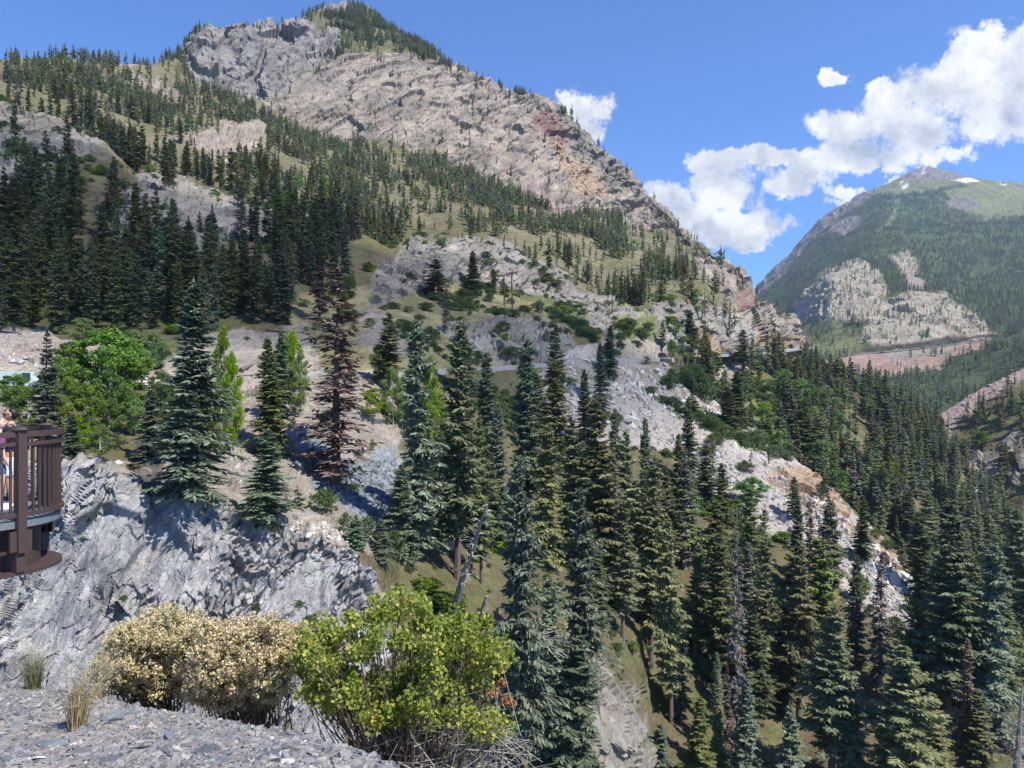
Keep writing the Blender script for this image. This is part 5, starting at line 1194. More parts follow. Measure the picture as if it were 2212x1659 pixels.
# ---------------------------------------------------------------- foreground scree ledge
BR = np.array([(-14, 11.5), (-9, 10.6), (-6.2, 9.4), (-4.6, 8.2), (-3.4, 7.0), (-2.3, 6.3), (-1.7, 5.7), (-1.05, 4.9), (-.55, 4.05), (-.2, 3.0), (0.3, 1.0), (.4, -4)])
def brow_dist(x, y):
    """signed distance beyond the brow of the ledge"""
    best = np.full(x.shape, 1e9)
    for (ax_, ay_), (bx_, by_) in zip(BR[:-1], BR[1:]):
        dx, dy = bx_ - ax_, by_ - ay_; t = np.clip(((x - ax_) * dx + (y - ay_) * dy) / (dx * dx + dy * dy), 0, 1)
        best = np.minimum(best, np.hypot(x - ax_ - t * dx, y - ay_ - t * dy))
    inside = inpoly(x, y, list(map(tuple, BR)) + [(-14, -4)])
    return np.where(inside, -best, best)
def ledge_z(x, y):
    s = brow_dist(x, y); z = -1.97 - .27 * (np.maximum(y, 1.0) - 4) * (y < 30) + .02 * x
    z = z - np.where(s > 0, 1.05 * s - .4 * (1 - np.exp(-s)), 0) + .12 * np.exp(-(s / .5) ** 2) * 0
    z = z - .10 * np.clip(s + .8, 0, .8) ** 2
    p = np.stack([x, y, z * 0], -1)
    return z + .07 * fbm(p / 1.1, 4, 501) + .02 * fbm(p / .12, 3, 502)
def ledge_mat():
    m, nb, out = newmat('scree_ground'); o = nb.node('ShaderNodeTexCoord').outputs['Object']
    v = nb.node('ShaderNodeTexVoronoi'); nb.put(v.inputs['Vector'], o); v.inputs['Scale'].default_value = 60; v2 = nb.node('ShaderNodeTexVoronoi'); nb.put(v2.inputs['Vector'], o); v2.inputs['Scale'].default_value = 22
    sp_ = nb.node('ShaderNodeSeparateColor'); nb.put(sp_.inputs[0], v.outputs['Color']); sp2_ = nb.node('ShaderNodeSeparateColor'); nb.put(sp2_.inputs[0], v2.outputs['Color'])
    f = nb.m('ADD', nb.m('MULTIPLY', sp_.outputs[0], .6), nb.m('MULTIPLY', sp2_.outputs[1], .4))
    c = nb.ramp(f, [(.0, (.10, .098, .095)), (.35, (.185, .175, .165)), (.65, (.26, .245, .225)), (1.0, (.36, .345, .32))])
    c = nb.mix(nb.m('MULTIPLY', nb.noise(o, 1.2, 4), .5), c, (.40, .34, .28, 1))
    b = nb.node('ShaderNodeBsdfPrincipled'); nb.put(b.inputs['Base Color'], c); b.inputs['Roughness'].default_value = .9
    bp = nb.node('ShaderNodeBump'); bp.inputs['Strength'].default_value = .9; bp.inputs['Distance'].default_value = .012
    nb.put(bp.inputs['Height'], nb.m('ADD', v.outputs['Distance'], nb.m('MULTIPLY', sp_.outputs[1], .8))); nb.l.new(bp.outputs[0], b.inputs['Normal']); nb.l.new(b.outputs[0], out.inputs[0]); return m
xs = np.concatenate([np.arange(-22, -7, .25), np.arange(-7, 1.5, .035), np.arange(1.5, 9, .25)]); ys = np.concatenate([np.arange(-6, 2.5, .25), np.arange(2.5, 11.5, .04), np.arange(11.5, 26, .3)])
XX, YY = np.meshgrid(xs, ys); ZZ = ledge_z(XX, YY); nr, nc = XX.shape; idx = np.arange(nr * nc).reshape(nr, nc)
me = mesh_np('scree_ledge', np.stack([XX, YY, ZZ], -1).reshape(-1, 3), [np.stack([idx[:-1, :-1].ravel(), idx[:-1, 1:].ravel(), idx[1:, 1:].ravel(), idx[1:, :-1].ravel()], -1)], [ledge_mat()], smooth=True)
tag(link('scree_ledge', me), 'grey stony ground of the near ledge', kind='structure')
def lz(x, y): return float(ledge_z(np.array([x]), np.array([y]))[0])
def ledge_at(vx, vy):
    lo, hi = 2.0, 14.0
    for y in np.arange(2.5, 14, .02):
        x = (vx - CX) / F * y
        if (HZ - vy) / F * y < lz(x, y): return np.array((x, y, lz(x, y)))
    return np.array((x, y, lz(x, y)))
def shard(r_, s_):
    k = r_.integers(4, 7); a_ = np.sort(r_.uniform(0, 6.28, k)); rad_ = r_.uniform(.6, 1.1, k); t = r_.uniform(.08, .28)
    P0 = np.stack([np.cos(a_) * rad_ * 1.25, np.sin(a_) * rad_ * .8, np.zeros(k)], 1); V = np.vstack([P0 + (0, 0, -t), P0 * (.86, .86, 1) + (0, 0, t)]); V = np.vstack([V, [[0, 0, t * 1.02]]])
    q = [(i, (i + 1) % k, k + (i + 1) % k, k + i) for i in range(k)]; f = [(2 * k, k + i, k + (i + 1) % k) for i in range(k)]
    return V * s_, f, q
M['shard_mix'] = None
def shard_mat():
    m, nb, out = newmat('slate_chips'); geo = nb.node('ShaderNodeNewGeometry'); o = nb.node('ShaderNodeTexCoord').outputs['Object']
    c = nb.ramp(geo.outputs['Random Per Island'], [(0, (.07, .08, .095)), (.2, (.15, .155, .165)), (.4, (.21, .20, .195)), (.55, (.115, .13, .15)), (.7, (.27, .26, .24)), (.85, (.15, .135, .14)), (1, (.40, .385, .36))])
    kk = nb.mix(1.0, c, nb.ramp(nb.noise(o, 30, 5, .7), [(.3, .75), (.7, 1.25)]), 'MULTIPLY')
    b = nb.node('ShaderNodeBsdfPrincipled'); nb.put(b.inputs['Base Color'], kk); b.inputs['Roughness'].default_value = .55; nb.l.new(b.outputs[0], out.inputs[0]); return m
M['chips'] = shard_mat()
r_ = np.random.default_rng(77); mb = MB(); cnt = 0
while cnt < 17000:
    y = 2.9 + 8.2 * r_.random() ** 1.35; x = r_.uniform(-.72 * y, .1 * y)
    if float(brow_dist(np.array([x]), np.array([y]))[0]) > .7: continue
    s_ = float(np.clip(r_.lognormal(-4.05, .55), .008, .075)); V, f, q = shard(r_, s_)
    e_ = Euler((r_.normal(0, .3), r_.normal(0, .3), r_.uniform(0, 6.28))); V = V @ np.array(e_.to_matrix()).T
    mb.add(V + (x, y, lz(x, y) + s_ * .15) if False else V + (x, y, 0), f, q); cnt += 1
# drop every chip on the ground in one go
ofs = 0; cent = np.array([v.mean(0) for v in mb.v]); zc = ledge_z(cent[:, 0], cent[:, 1])
for i, v in enumerate(mb.v): v[:, 2] += zc[i] + .004
o = mb.build('slate_chips', M['chips']); tag(o, 'countless small slate chips covering the near ledge', 'gravel', None, 'stuff')
# bigger slabs, each its own stone
SL = [(700 / 3, 1106 + 1360 / 3, 62, 'stone_blue', 'thick dark layered slab right of the tall grass tuft'), (340 / 3, 1106 + 1515 / 3, 76, 'stone_blue', 'long dark blue-grey slab near the lower left corner'), (925 / 3, 1106 + 1100 / 3, 44, 'stone_purple', 'upright purple-grey block in front of the cream bushes'),
 (270 / 3, 1106 + 1468 / 3, 40, 'stone_dark', 'low brown slab left of the long dark slab'), (860 / 3, 1106 + 1308 / 3, 30, 'stone_blue', 'small blue slab below the purple block'), (975 / 3, 1106 + 1262 / 3, 36, 'stone_pale', 'pale slab right of the small blue slab'),
 (1700 / 3, 1106 + 1540 / 3, 36, 'stone_blue', 'blue slab in the lower middle of the scree'), (1460 / 3, 1106 + 1580 / 3, 44, 'stone_blue', 'flat blue slab near the bottom of the scree'), (710 / 3, 1106 + 1490 / 3, 42, 'stone_dark', 'thin dark slab below the thick layered slab'),
 (140 / 3, 1106 + 1470 / 3, 34, 'stone_purple', 'purple rock by the lower left edge'), (70 / 3, 1106 + 1545 / 3, 22, 'stone_dark', 'reddish brown cube-shaped rock by the left edge'), (1690 / 3, 1106 + 1325 / 3, 34, 'stone_blue', 'blue slab under the right cream bush'),
 (1750 / 3, 1106 + 1250 / 3, 36, 'stone_pale', 'pale green flat slab at the top edge of the scree'), (1180 / 3, 1106 + 1178 / 3, 40, 'stone_blue', 'pale blue slab at the foot of the cream bushes'), (1090 / 3, 1106 + 1480 / 3, 22, 'stone_purple', 'pinkish stone in the middle of the scree'),
 (2080 / 3, 1106 + 1605 / 3, 36, 'stone_grey', 'grey slab at the lower right end of the scree'), (960 / 3, 1106 + 1370 / 3, 24, 'stone_dark', 'dark pointed rock right of the thick layered slab'), (100 / 3, 1106 + 1390 / 3, 30, 'stone_blue', 'bluish flat stone left of the tall grass tuft'),
 (1230 / 3, 1106 + 1520 / 3, 40, 'stone_purple', 'mauve slab in the lower middle of the scree'), (1860 / 3, 1106 + 1625 / 3, 40, 'stone_pale', 'beige slab at the bottom, right part'), (600 / 3, 1106 + 1440 / 3, 22, 'stone_grey', 'light blue-grey stone at the foot of the tall grass tuft'),
 (794, 1606, 18, 'stone_pale', 'rounded white stone under the green bush'), (775, 1600, 28, 'stone_blue', 'flat blue slab left of the white stone'), (1330 / 3, 1106 + 1640 / 3, 34, 'stone_blue', 'blue slab cut by the bottom edge'), (510 / 3, 1106 + 1640 / 3, 36, 'stone_grey', 'grey-blue slab at the very bottom left')]
for i, (vx, vy, w_, mt, lb) in enumerate(SL):
    p = ledge_at(vx, min(vy, 1652)); r0 = w_ / 2 / F * p[1]; rr_ = np.random.default_rng(900 + i)
    hgt = .55 if i in (0, 2, 16, 10) else .24
    me = boulder_mesh(900 + i, hgt, 3, .97); me.materials.append(M[mt]); o = link('slate_slab', me); o.location = p + (0, 0, r0 * hgt * .35); o.scale = (r0 * 1.05, r0 * .8, r0)
    o.rotation_euler = (rr_.normal(0, .12), rr_.normal(0, .18) - .1, rr_.uniform(-.6, .6)); tag(o, lb, 'rock', 'larger stones on the scree')
# ---------------------------------------------------------------- grass tufts
def blade_mat(name, c1, c2): return foliage_mat(name, c1, c2, transl=.3, scale=3)
M['straw'] = blade_mat('straw', (.38, .32, .17), (.62, .54, .34)); M['straw_head'] = blade_mat('seed_heads', (.34, .30, .19), (.54, .49, .34)); M['sage'] = blade_mat('sage', (.20, .20, .12), (.40, .38, .24))
def tuft(p, H, wd, n, label, seed, blades='straw', heads=700, lean=(.0, .0)):
    r_ = np.random.default_rng(seed); e = empty('grass_tuft', tuple(p), 0, label, 'grass', 'dry grass tufts on the ledge'); bl = MB(); tips = []
    for k in range(n):
        az = r_.uniform(0, 6.28); sp_ = abs(r_.normal(0, .35)); L_ = H * r_.uniform(.5, 1.05); b0 = np.array((math.cos(az), math.sin(az), 0)) * wd * .10 * r_.random()
        out_ = np.array((math.cos(az), math.sin(az), 0)) * wd * .55 * sp_ + np.array((lean[0], lean[1], 0)) * L_
        m1 = b0 + out_ * .35 + (0, 0, L_ * .55); m2 = b0 + out_ + (0, 0, L_ * (1 - .25 * sp_)); s_ = np.array((-math.sin(az + .6), math.cos(az + .6), 0)) * .0035
        bl.add([b0 - s_, b0 + s_, m1 + s_ * .8, m1 - s_ * .8, m2], [(3, 2, 4)], [(0, 1, 2, 3)]); tips.append(m2)
    bl.build('blades', M[blades], e)
    if heads:
        tips = np.array(tips); c_ = tips[r_.integers(0, len(tips), heads)] + r_.normal(0, .035, (heads, 3)) * (1, 1, 1.3)
        a_ = r_.normal(0, 1, (heads, 3)); a_ /= np.linalg.norm(a_, axis=1, keepdims=True); b_ = np.cross(a_, r_.normal(0, 1, (heads, 3))); b_ /= np.linalg.norm(b_, axis=1, keepdims=True); s_ = r_.uniform(.004, .009, (heads, 1))
        V, Fq = quads_from(c_ - a_ * s_, c_ + b_ * s_ * .6, c_ + a_ * s_, c_ - b_ * s_ * .6); MB().add(V, None, Fq).build('seed_heads', M['straw_head'], e)
def at_px(vx, vy): return ledge_at(vx, vy)
tuft(at_px(165, 1578), .52, .6, 190, 'tall pale grass tuft with seed heads in the middle of the scree', 1, heads=1500, lean=(.12, 0))
tuft(at_px(72, 1490), .48, .7, 260, 'low greenish grass tuft on the left brow', 2, 'sage', 900); tuft(at_px(125, 1462), .42, .8, 260, 'wide dry grass tuft behind the greenish one', 3, 'straw', 900)
tuft(at_px(12, 1470), .75, .8, 260, 'tall feathery grass tuft at the left edge', 4, heads=1600); tuft(at_px(215, 1510), .5, .55, 170, 'pale thin grass tuft left of the cream bushes', 5, heads=900, lean=(.1, 0))
tuft(at_px(415, 1512), .28, .2, 50, 'thin straw tuft between the two cream bushes', 6, heads=120); tuft(at_px(25, 1462), .5, .7, 200, 'feathery grass right beside the left edge', 7, heads=900)
tuft(at_px(170, 1448), .5, .6, 200, 'hazy grass tuft on the brow behind the scree', 8, 'sage', 700)
# ---------------------------------------------------------------- the three foreground bushes
M['leaf_lime'] = foliage_mat('leaf_lime', (.15, .21, .035), (.38, .45, .09), (.46, .43, .10), transl=.4, scale=2.0, rough=.5, jit=0)
M['leaf_gold'] = foliage_mat('leaf_gold', (.36, .28, .06), (.55, .40, .12), transl=.35, scale=2.5); M['leaf_rust'] = foliage_mat('leaf_rust', (.38, .18, .10), (.55, .32, .20), transl=.3, scale=3)
M['cream'] = foliage_mat('cream_flower', (.50, .42, .23), (.78, .69, .44), transl=.3, scale=5, jit=0); M['cream_pink'] = foliage_mat('cream_pink_flower', (.50, .41, .25), (.78, .67, .43), transl=.3, scale=5, jit=0); M['leaf_dull'] = foliage_mat('leaf_dull', (.10, .13, .04), (.30, .30, .12), transl=.3, scale=4, jit=0)
def crown_fill(outline, d, depth, n_cl, seed, cr, base, zs=0.8):
    """clump centres filling a rounded body whose front view is the outline"""
    r_ = np.random.default_rng(seed); xs_ = [q[0] for q in outline]; ys_ = [q[1] for q in outline]; C_ = []
    while len(C_) < n_cl:
        x, y = r_.uniform(min(xs_), max(xs_)), r_.uniform(min(ys_), max(ys_))
        if not inpoly(np.array([x]), np.array([y]), outline)[0]: continue
        C_.append(P(x, y, d + r_.uniform(-1, 1) * depth * math.sin(math.pi * min(max((y - min(ys_)) / (max(ys_) - min(ys_)), .12), .9)) ** .5))
    C_ = np.array(C_); return C_
def leafy(C_, n, cr, leaf, seed, zs=.8, up=0.0, aspect=.42, fold=True):
    r_ = np.random.default_rng(seed); ci = r_.integers(0, len(C_), n); rad_ = cr * r_.uniform(.6, 1.3, len(C_)); g = r_.normal(0, 1, (n, 3)); g /= np.linalg.norm(g, axis=1, keepdims=True)
    p = C_[ci] + g * (r_.random((n, 1)) ** .5) * rad_[ci][:, None] * (1, 1, zs)
    a_ = r_.normal(0, 1, (n, 3)) + (0, 0, up); a_ /= np.linalg.norm(a_, axis=1, keepdims=True); b_ = np.cross(a_, r_.normal(0, 1, (n, 3))); b_ /= np.linalg.norm(b_, axis=1, keepdims=True); s_ = leaf * r_.uniform(.6, 1.25, (n, 1))
    return quads_from(p - a_ * s_ * .5, p + b_ * s_ * aspect, p + a_ * s_ * .5, p - b_ * s_ * aspect)
def twigs(C_, root, seed, r0=.02, sub=3, mt='bark'):
    r_ = np.random.default_rng(seed); mb = MB()
    for c in C_:
        b0 = root + r_.normal(0, .07, 3) * (2.2, 1, .3); m1 = b0 + (c - b0) * .45 + r_.normal(0, .05, 3) + (0, 0, .05); m2 = b0 + (c - b0) * .78 + r_.normal(0, .05, 3)
        mb.tube([b0, m1, m2, c], [r0, r0 * .6, r0 * .35, r0 * .12], 4, cap=False)
        for k in range(sub):
            q0 = m1 + (c - m1) * r_.random(); mb.tube([q0, q0 + r_.normal(0, .12, 3)], [r0 * .25, r0 * .08], 3, cap=False)
    return mb
# lime-green bush
OUT = [(655, 1470), (640, 1420), (668, 1370), (700, 1355), (735, 1375), (760, 1340), (800, 1340), (815, 1310), (850, 1330), (862, 1285), (885, 1305), (915, 1295), (920, 1340), (950, 1360), (985, 1340), (1010, 1370), (1045, 1345), (1050, 1390), (1030, 1420),
       (1080, 1405), (1085, 1430), (1040, 1460), (1060, 1490), (1075, 1540), (1095, 1590), (1100, 1630), (1060, 1620), (1000, 1590), (960, 1600), (900, 1640), (850, 1600), (800, 1550), (740, 1540), (690, 1520), (650, 1500)]
gd = 7.6
e = empty('leafy_bush', (0, 0, 0), 0, 'bright yellow-green leafy bush at the right end of the scree', 'bush')
rootp = np.array(((890 - CX) / F * 7.4, 7.4, 0)); rootp[2] = lz(rootp[0], 7.4) - .1; e.location = rootp
C1 = crown_fill(OUT, gd, .75, 200, 21, .15, rootp)
r_ = np.random.default_rng(2); C1 = np.vstack([C1] + [[P(x + r_.uniform(-8, 8), y - r_.uniform(-6, 8), gd + r_.uniform(-.4, .4))] for (x, y) in OUT[1:22] for k in range(2)])
def shift(V): return V - rootp
V, Fq = leafy(C1, 23000, .128, .046, 22, 1.0); MB().add(shift(V), None, Fq).build('leaves', M['leaf_lime'], e)
CG = np.array([c for c in C1 if (c[2] < P(0, 1500, gd)[2] and c[0] < P(850, 0, gd)[0])][:26] or C1[:5]); V, Fq = leafy(CG, 1500, .14, .042, 23); MB().add(shift(V), None, Fq).build('golden_leaves', M['leaf_gold'], e)
CRr = np.array([P(1075, 1490, gd), P(1095, 1512, gd), P(1060, 1500, gd - .1), P(1105, 1520, gd), P(1085, 1475, gd)]); V, Fq = leafy(CRr, 420, .06, .035, 24); MB().add(shift(V), None, Fq).build('rusty_leaves', M['leaf_rust'], e)
twigs(np.vstack([C1, CRr]) - rootp, np.zeros(3), 25, .016).build('stems', M['bark'], e)
m_ = MB(); r_ = np.random.default_rng(3)
for k in range(150):
    a0 = P(r_.uniform(840, 1100), r_.uniform(1570, 1659), gd - r_.uniform(0, .6)); m_.tube([a0, a0 + r_.normal(0, .16, 3) * (1.6, 1, 1), a0 + r_.normal(0, .25, 3) * (1.6, 1, 1)], [.006, .004, .002], 3)
for q in m_.v: q -= rootp
m_.build('bare_twigs', M['bark_grey'], e)
# two cream-flowered bushes
def cream_bush(out_, d, rx, label, seed, mt):
    rootp = np.array(((rx - CX) / F * d, d, 0)); rootp[2] = lz(rootp[0], d) - .1; e = empty('flowering_bush', tuple(rootp), 0, label, 'bush', 'cream flowered bushes behind the scree')
    C_ = crown_fill(out_, d, .55, 130, seed, .14, rootp)
    V, Fq = leafy(C_, 12000, .17, .034, seed + 1, .8); MB().add(V - rootp, None, Fq).build('leaves', M['leaf_dull'], e)
    r_ = np.random.default_rng(seed + 2); top = C_ + (0, -.05, .05); n_ = 3400; ci = r_.integers(0, len(C_), n_); g = r_.normal(0, 1, (n_, 3)); g /= np.linalg.norm(g, axis=1, keepdims=True); g[:, 1] = -abs(g[:, 1]); g[:, 2] = g[:, 2] * .7 + .25
    sp_ = C_[ci] + g * .155; V, Fq = leafy(sp_, 60000, .036, .024, seed + 3, 1.3); MB().add(V - rootp, None, Fq).build('flowers', M[mt], e)
    twigs(C_ - rootp, np.zeros(3), seed + 4, .012).build('stems', M['bark'], e)
cream_bush([(205, 1450), (235, 1400), (260, 1375), (300, 1345), (350, 1335), (375, 1328), (420, 1340), (432, 1365), (440, 1430), (430, 1470), (400, 1490), (350, 1500), (280, 1495), (225, 1490)], 8.9, 330, 'cream-flowered bush, left of the two behind the scree', 31, 'cream')
cream_bush([(435, 1370), (460, 1345), (485, 1330), (510, 1335), (530, 1355), (580, 1352), (620, 1355), (648, 1385), (640, 1430), (620, 1470), (600, 1500), (550, 1535), (480, 1525), (420, 1500), (430, 1420)], 8.2, 530, 'cream-pink flowered bush, right of the two behind the scree', 41, 'cream_pink')
# ---------------------------------------------------------------- observation platform
M['steel'] = plain_mat('brown_steel', (.075, .049, .045), .5, .2, var=.12, scale=3, bump=.08); M['deck'] = plain_mat('deck_grating', (.17, .20, .22), .6, .3, var=.4, scale=25, bump=.4)
PC = np.array((-8.42, 11.94)); PR = 1.2; ZD = -1.90
pf = empty('observation_platform', (PC[0], PC[1], ZD), 0, 'brown steel lookout platform with rounded end and railing at the left edge', 'platform')
def path(rad_, z, n=40, ext=6.0):
    """half-round end facing right, running on to the left"""
    ax_ = np.array((-.85, .12)); ax_ /= np.linalg.norm(ax_); a0 = math.atan2(ax_[1], ax_[0]); L = []
    s0 = a0 + math.pi / 2; s1 = a0 + math.pi * 1.5
    for k in range(n + 1):
        t = s0 + (s1 - s0) * k / n
        L.append((rad_ * math.cos(t), rad_ * math.sin(t), z))
    first = np.array(L[0]) + np.array((ax_[0], ax_[1], 0)) * ext; last = np.array(L[-1]) + np.array((ax_[0], ax_[1], 0)) * ext
    return [tuple(first)] + L + [tuple(last)]
def band(rad_, z0, z1, th):
    a_ = np.array(path(rad_, z0)); b_ = np.array(path(rad_, z1)); c_ = np.array(path(rad_ - th, z1)); d_ = np.array(path(rad_ - th, z0)); n = len(a_); V = np.vstack([a_, b_, c_, d_]); q = []
    for i in range(n - 1):
        for k in range(4): q.append((k * n + i, k * n + i + 1, ((k + 1) % 4) * n + i + 1, ((k + 1) % 4) * n + i))
    q += [(0, n, 2 * n, 3 * n), (n - 1, 4 * n - 1, 3 * n - 1, 2 * n - 1)]
    return MB().add(V, None, q)
zt = 1.30
band(PR + .03, zt - .08, zt, .09).build('top_rail', M['steel'], pf); band(PR + .02, zt - .21, zt - .155, .05).build('middle_rail', M['steel'], pf); band(PR + .03, .03, .085, .08).build('bottom_rail', M['steel'], pf)
def slab(rad_, z0, z1, mt, nm):
    a_ = np.array(path(rad_, z0)); n = len(a_); b_ = a_ + (0, 0, z1 - z0); V = np.vstack([a_, b_, a_.mean(0)[None], b_.mean(0)[None]]); q = [(i, (i + 1) % n, n + (i + 1) % n, n + i) for i in range(n)]; t = [(2 * n, (i + 1) % n, i) for i in range(n)] + [(2 * n + 1, n + i, n + (i + 1) % n) for i in range(n)]
    return MB().add(V, t, q).build(nm, M[mt], pf)
slab(PR - .02, -.14, -.03, 'deck', 'deck'); slab(PR - .12, -.2, -.141, 'steel', 'deck_edge_plate'); slab(PR - .30, -.80, -.201, 'steel', 'drum'); slab(PR + .0, -.85, -.801, 'steel', 'drum_flange')
ang_ = [math.atan2(*(reversed(v))) for v in []]
pa = np.array(path(PR - .03, 0, 400, 6.0)); seg = np.concatenate([[0], np.cumsum(np.linalg.norm(np.diff(pa, axis=0), axis=1))])
def along(s): i = np.searchsorted(seg, s) - 1; i = min(max(i, 0), len(pa) - 2); t = (s - seg[i]) / (seg[i + 1] - seg[i]); q = pa[i] * (1 - t) + pa[i + 1] * t; v = pa[i + 1] - pa[i]; return q, math.atan2(v[1], v[0])
# posts where the photo has them
def s_near(vx, near):
    best = None
    for s in np.arange(0, seg[-1], .01):
        q, a_ = along(s); w_ = q[:2] + PC; x = w_[0] / w_[1] * F + CX
        if near and w_[1] > PC[1] + .1 or (not near) and w_[1] < PC[1] + .7: continue
        if best is None or abs(x - vx) < best[0]: best = (abs(x - vx), s)
    return best[1]
sp1 = s_near(41, True); sp2 = s_near(96, False)
posts = [sp1, sp2, sp1 - 1.7, sp1 - 3.4, sp2 + 1.7, sp2 + 3.4]
for s in posts:
    q, a_ = along(s); n_ = np.array((math.sin(a_), -math.cos(a_), 0)); q = q + n_ * .04 * (1 if True else -1)
    m_ = MB(); m_.box((q[0], q[1], .415), (.125, .125, 1.83), rot=(0, 0, a_)); po = m_.build('post', M['steel'], pf)
    MB().tube([(q[0], q[1], 1.331), (q[0], q[1], 1.37)], [.11, .07], 10).build('post_cap', M['steel'], po)
    m_ = MB(); m_.box((q[0], q[1], -.33), (.32, .05, .30), rot=(0, 0, a_)); m_.build('bracket', M['steel'], po)
    MB().box((q[0] - n_[0] * .06, q[1] - n_[1] * .06, -.64), (.12, .14, .31), rot=(0, 0, a_)).build('stiffener', M['steel'], po)
nb_ = 0
s = posts[0] % .115
while s < seg[-1]:
    if min(abs(s - t) for t in posts) > .1 and nb_ < 96:
        q, a_ = along(s)
        if (q[:2] + PC)[0] / (q[:2] + PC)[1] * F + CX > -60: MB().box((q[0], q[1], .58), (.03, .03, 1.0), rot=(0, 0, a_)).build('baluster', M['steel'], pf); nb_ += 1
    s += .115
# ---------------------------------------------------------------- people
M['skin'] = plain_mat('skin_tan', (.48, .27, .18), .55, var=.08, scale=6); M['skin_fair'] = plain_mat('skin_fair', (.66, .42, .34), .55, var=.08, scale=6)
M['hair'] = plain_mat('hair_black', (.018, .016, .015), .5, var=.3, scale=30); M['hair_brown'] = plain_mat('hair_brown', (.10, .055, .035), .6, var=.3, scale=30); M['hair_grey'] = plain_mat('hair_sandy', (.30, .24, .17), .6, var=.3, scale=30)
M['cloth_black'] = plain_mat('cloth_black', (.018, .02, .027), .85, var=.2); M['cloth_purple'] = plain_mat('cloth_purple', (.17, .055, .15), .85, var=.15); M['denim'] = plain_mat('denim', (.08, .15, .30), .85, var=.25, scale=20); M['cloth_white'] = plain_mat('cloth_pale', (.68, .73, .85), .85, var=.1)
M['shoe'] = plain_mat('shoe_white', (.6, .65, .68), .6, var=.3, scale=20); M['lens'] = plain_mat('sunglass_lens', (.015, .012, .012), .1, var=0); M['cloth_red'] = plain_mat('cloth_red', (.45, .09, .07), .85); M['teeth'] = plain_mat('teeth', (.8, .78, .72), .4, var=0); M['lips'] = plain_mat('lips', (.45, .17, .14), .5, var=0)
def skin_mesh(name, joints, edges, mat, parent, sub=2):
    me = bpy.data.meshes.new(name); me.from_pydata([j[0] for j in joints], edges, []); o = link(name, me, parent, mat)
    sk = o.modifiers.new('s', 'SKIN'); sl_ = me.skin_vertices[0].data
    for i, j in enumerate(joints): sl_[i].radius = j[1] if isinstance(j[1], tuple) else (j[1], j[1]); sl_[i].use_root = (i == 0)
    sk.use_smooth_shade = True; ss = o.modifiers.new('d', 'SUBSURF'); ss.levels = sub; ss.render_levels = sub
    return o
def ellip(c, r, rot_=None, seg=16, rings=10, cut=None):
    th = np.linspace(0, math.pi, rings + 1); ph = np.linspace(0, 2 * math.pi, seg, endpoint=False)
    V = np.array([(math.sin(t) * math.cos(p_), math.sin(t) * math.sin(p_), math.cos(t)) for t in th for p_ in ph]) * np.array(r)
    if rot_ is not None: V = V @ np.array(Euler(rot_).to_matrix()).T
    q = [(i * seg + j, i * seg + (j + 1) % seg, (i + 1) * seg + (j + 1) % seg, (i + 1) * seg + j) for i in range(rings) for j in range(seg)]
    return V + np.array(c), q
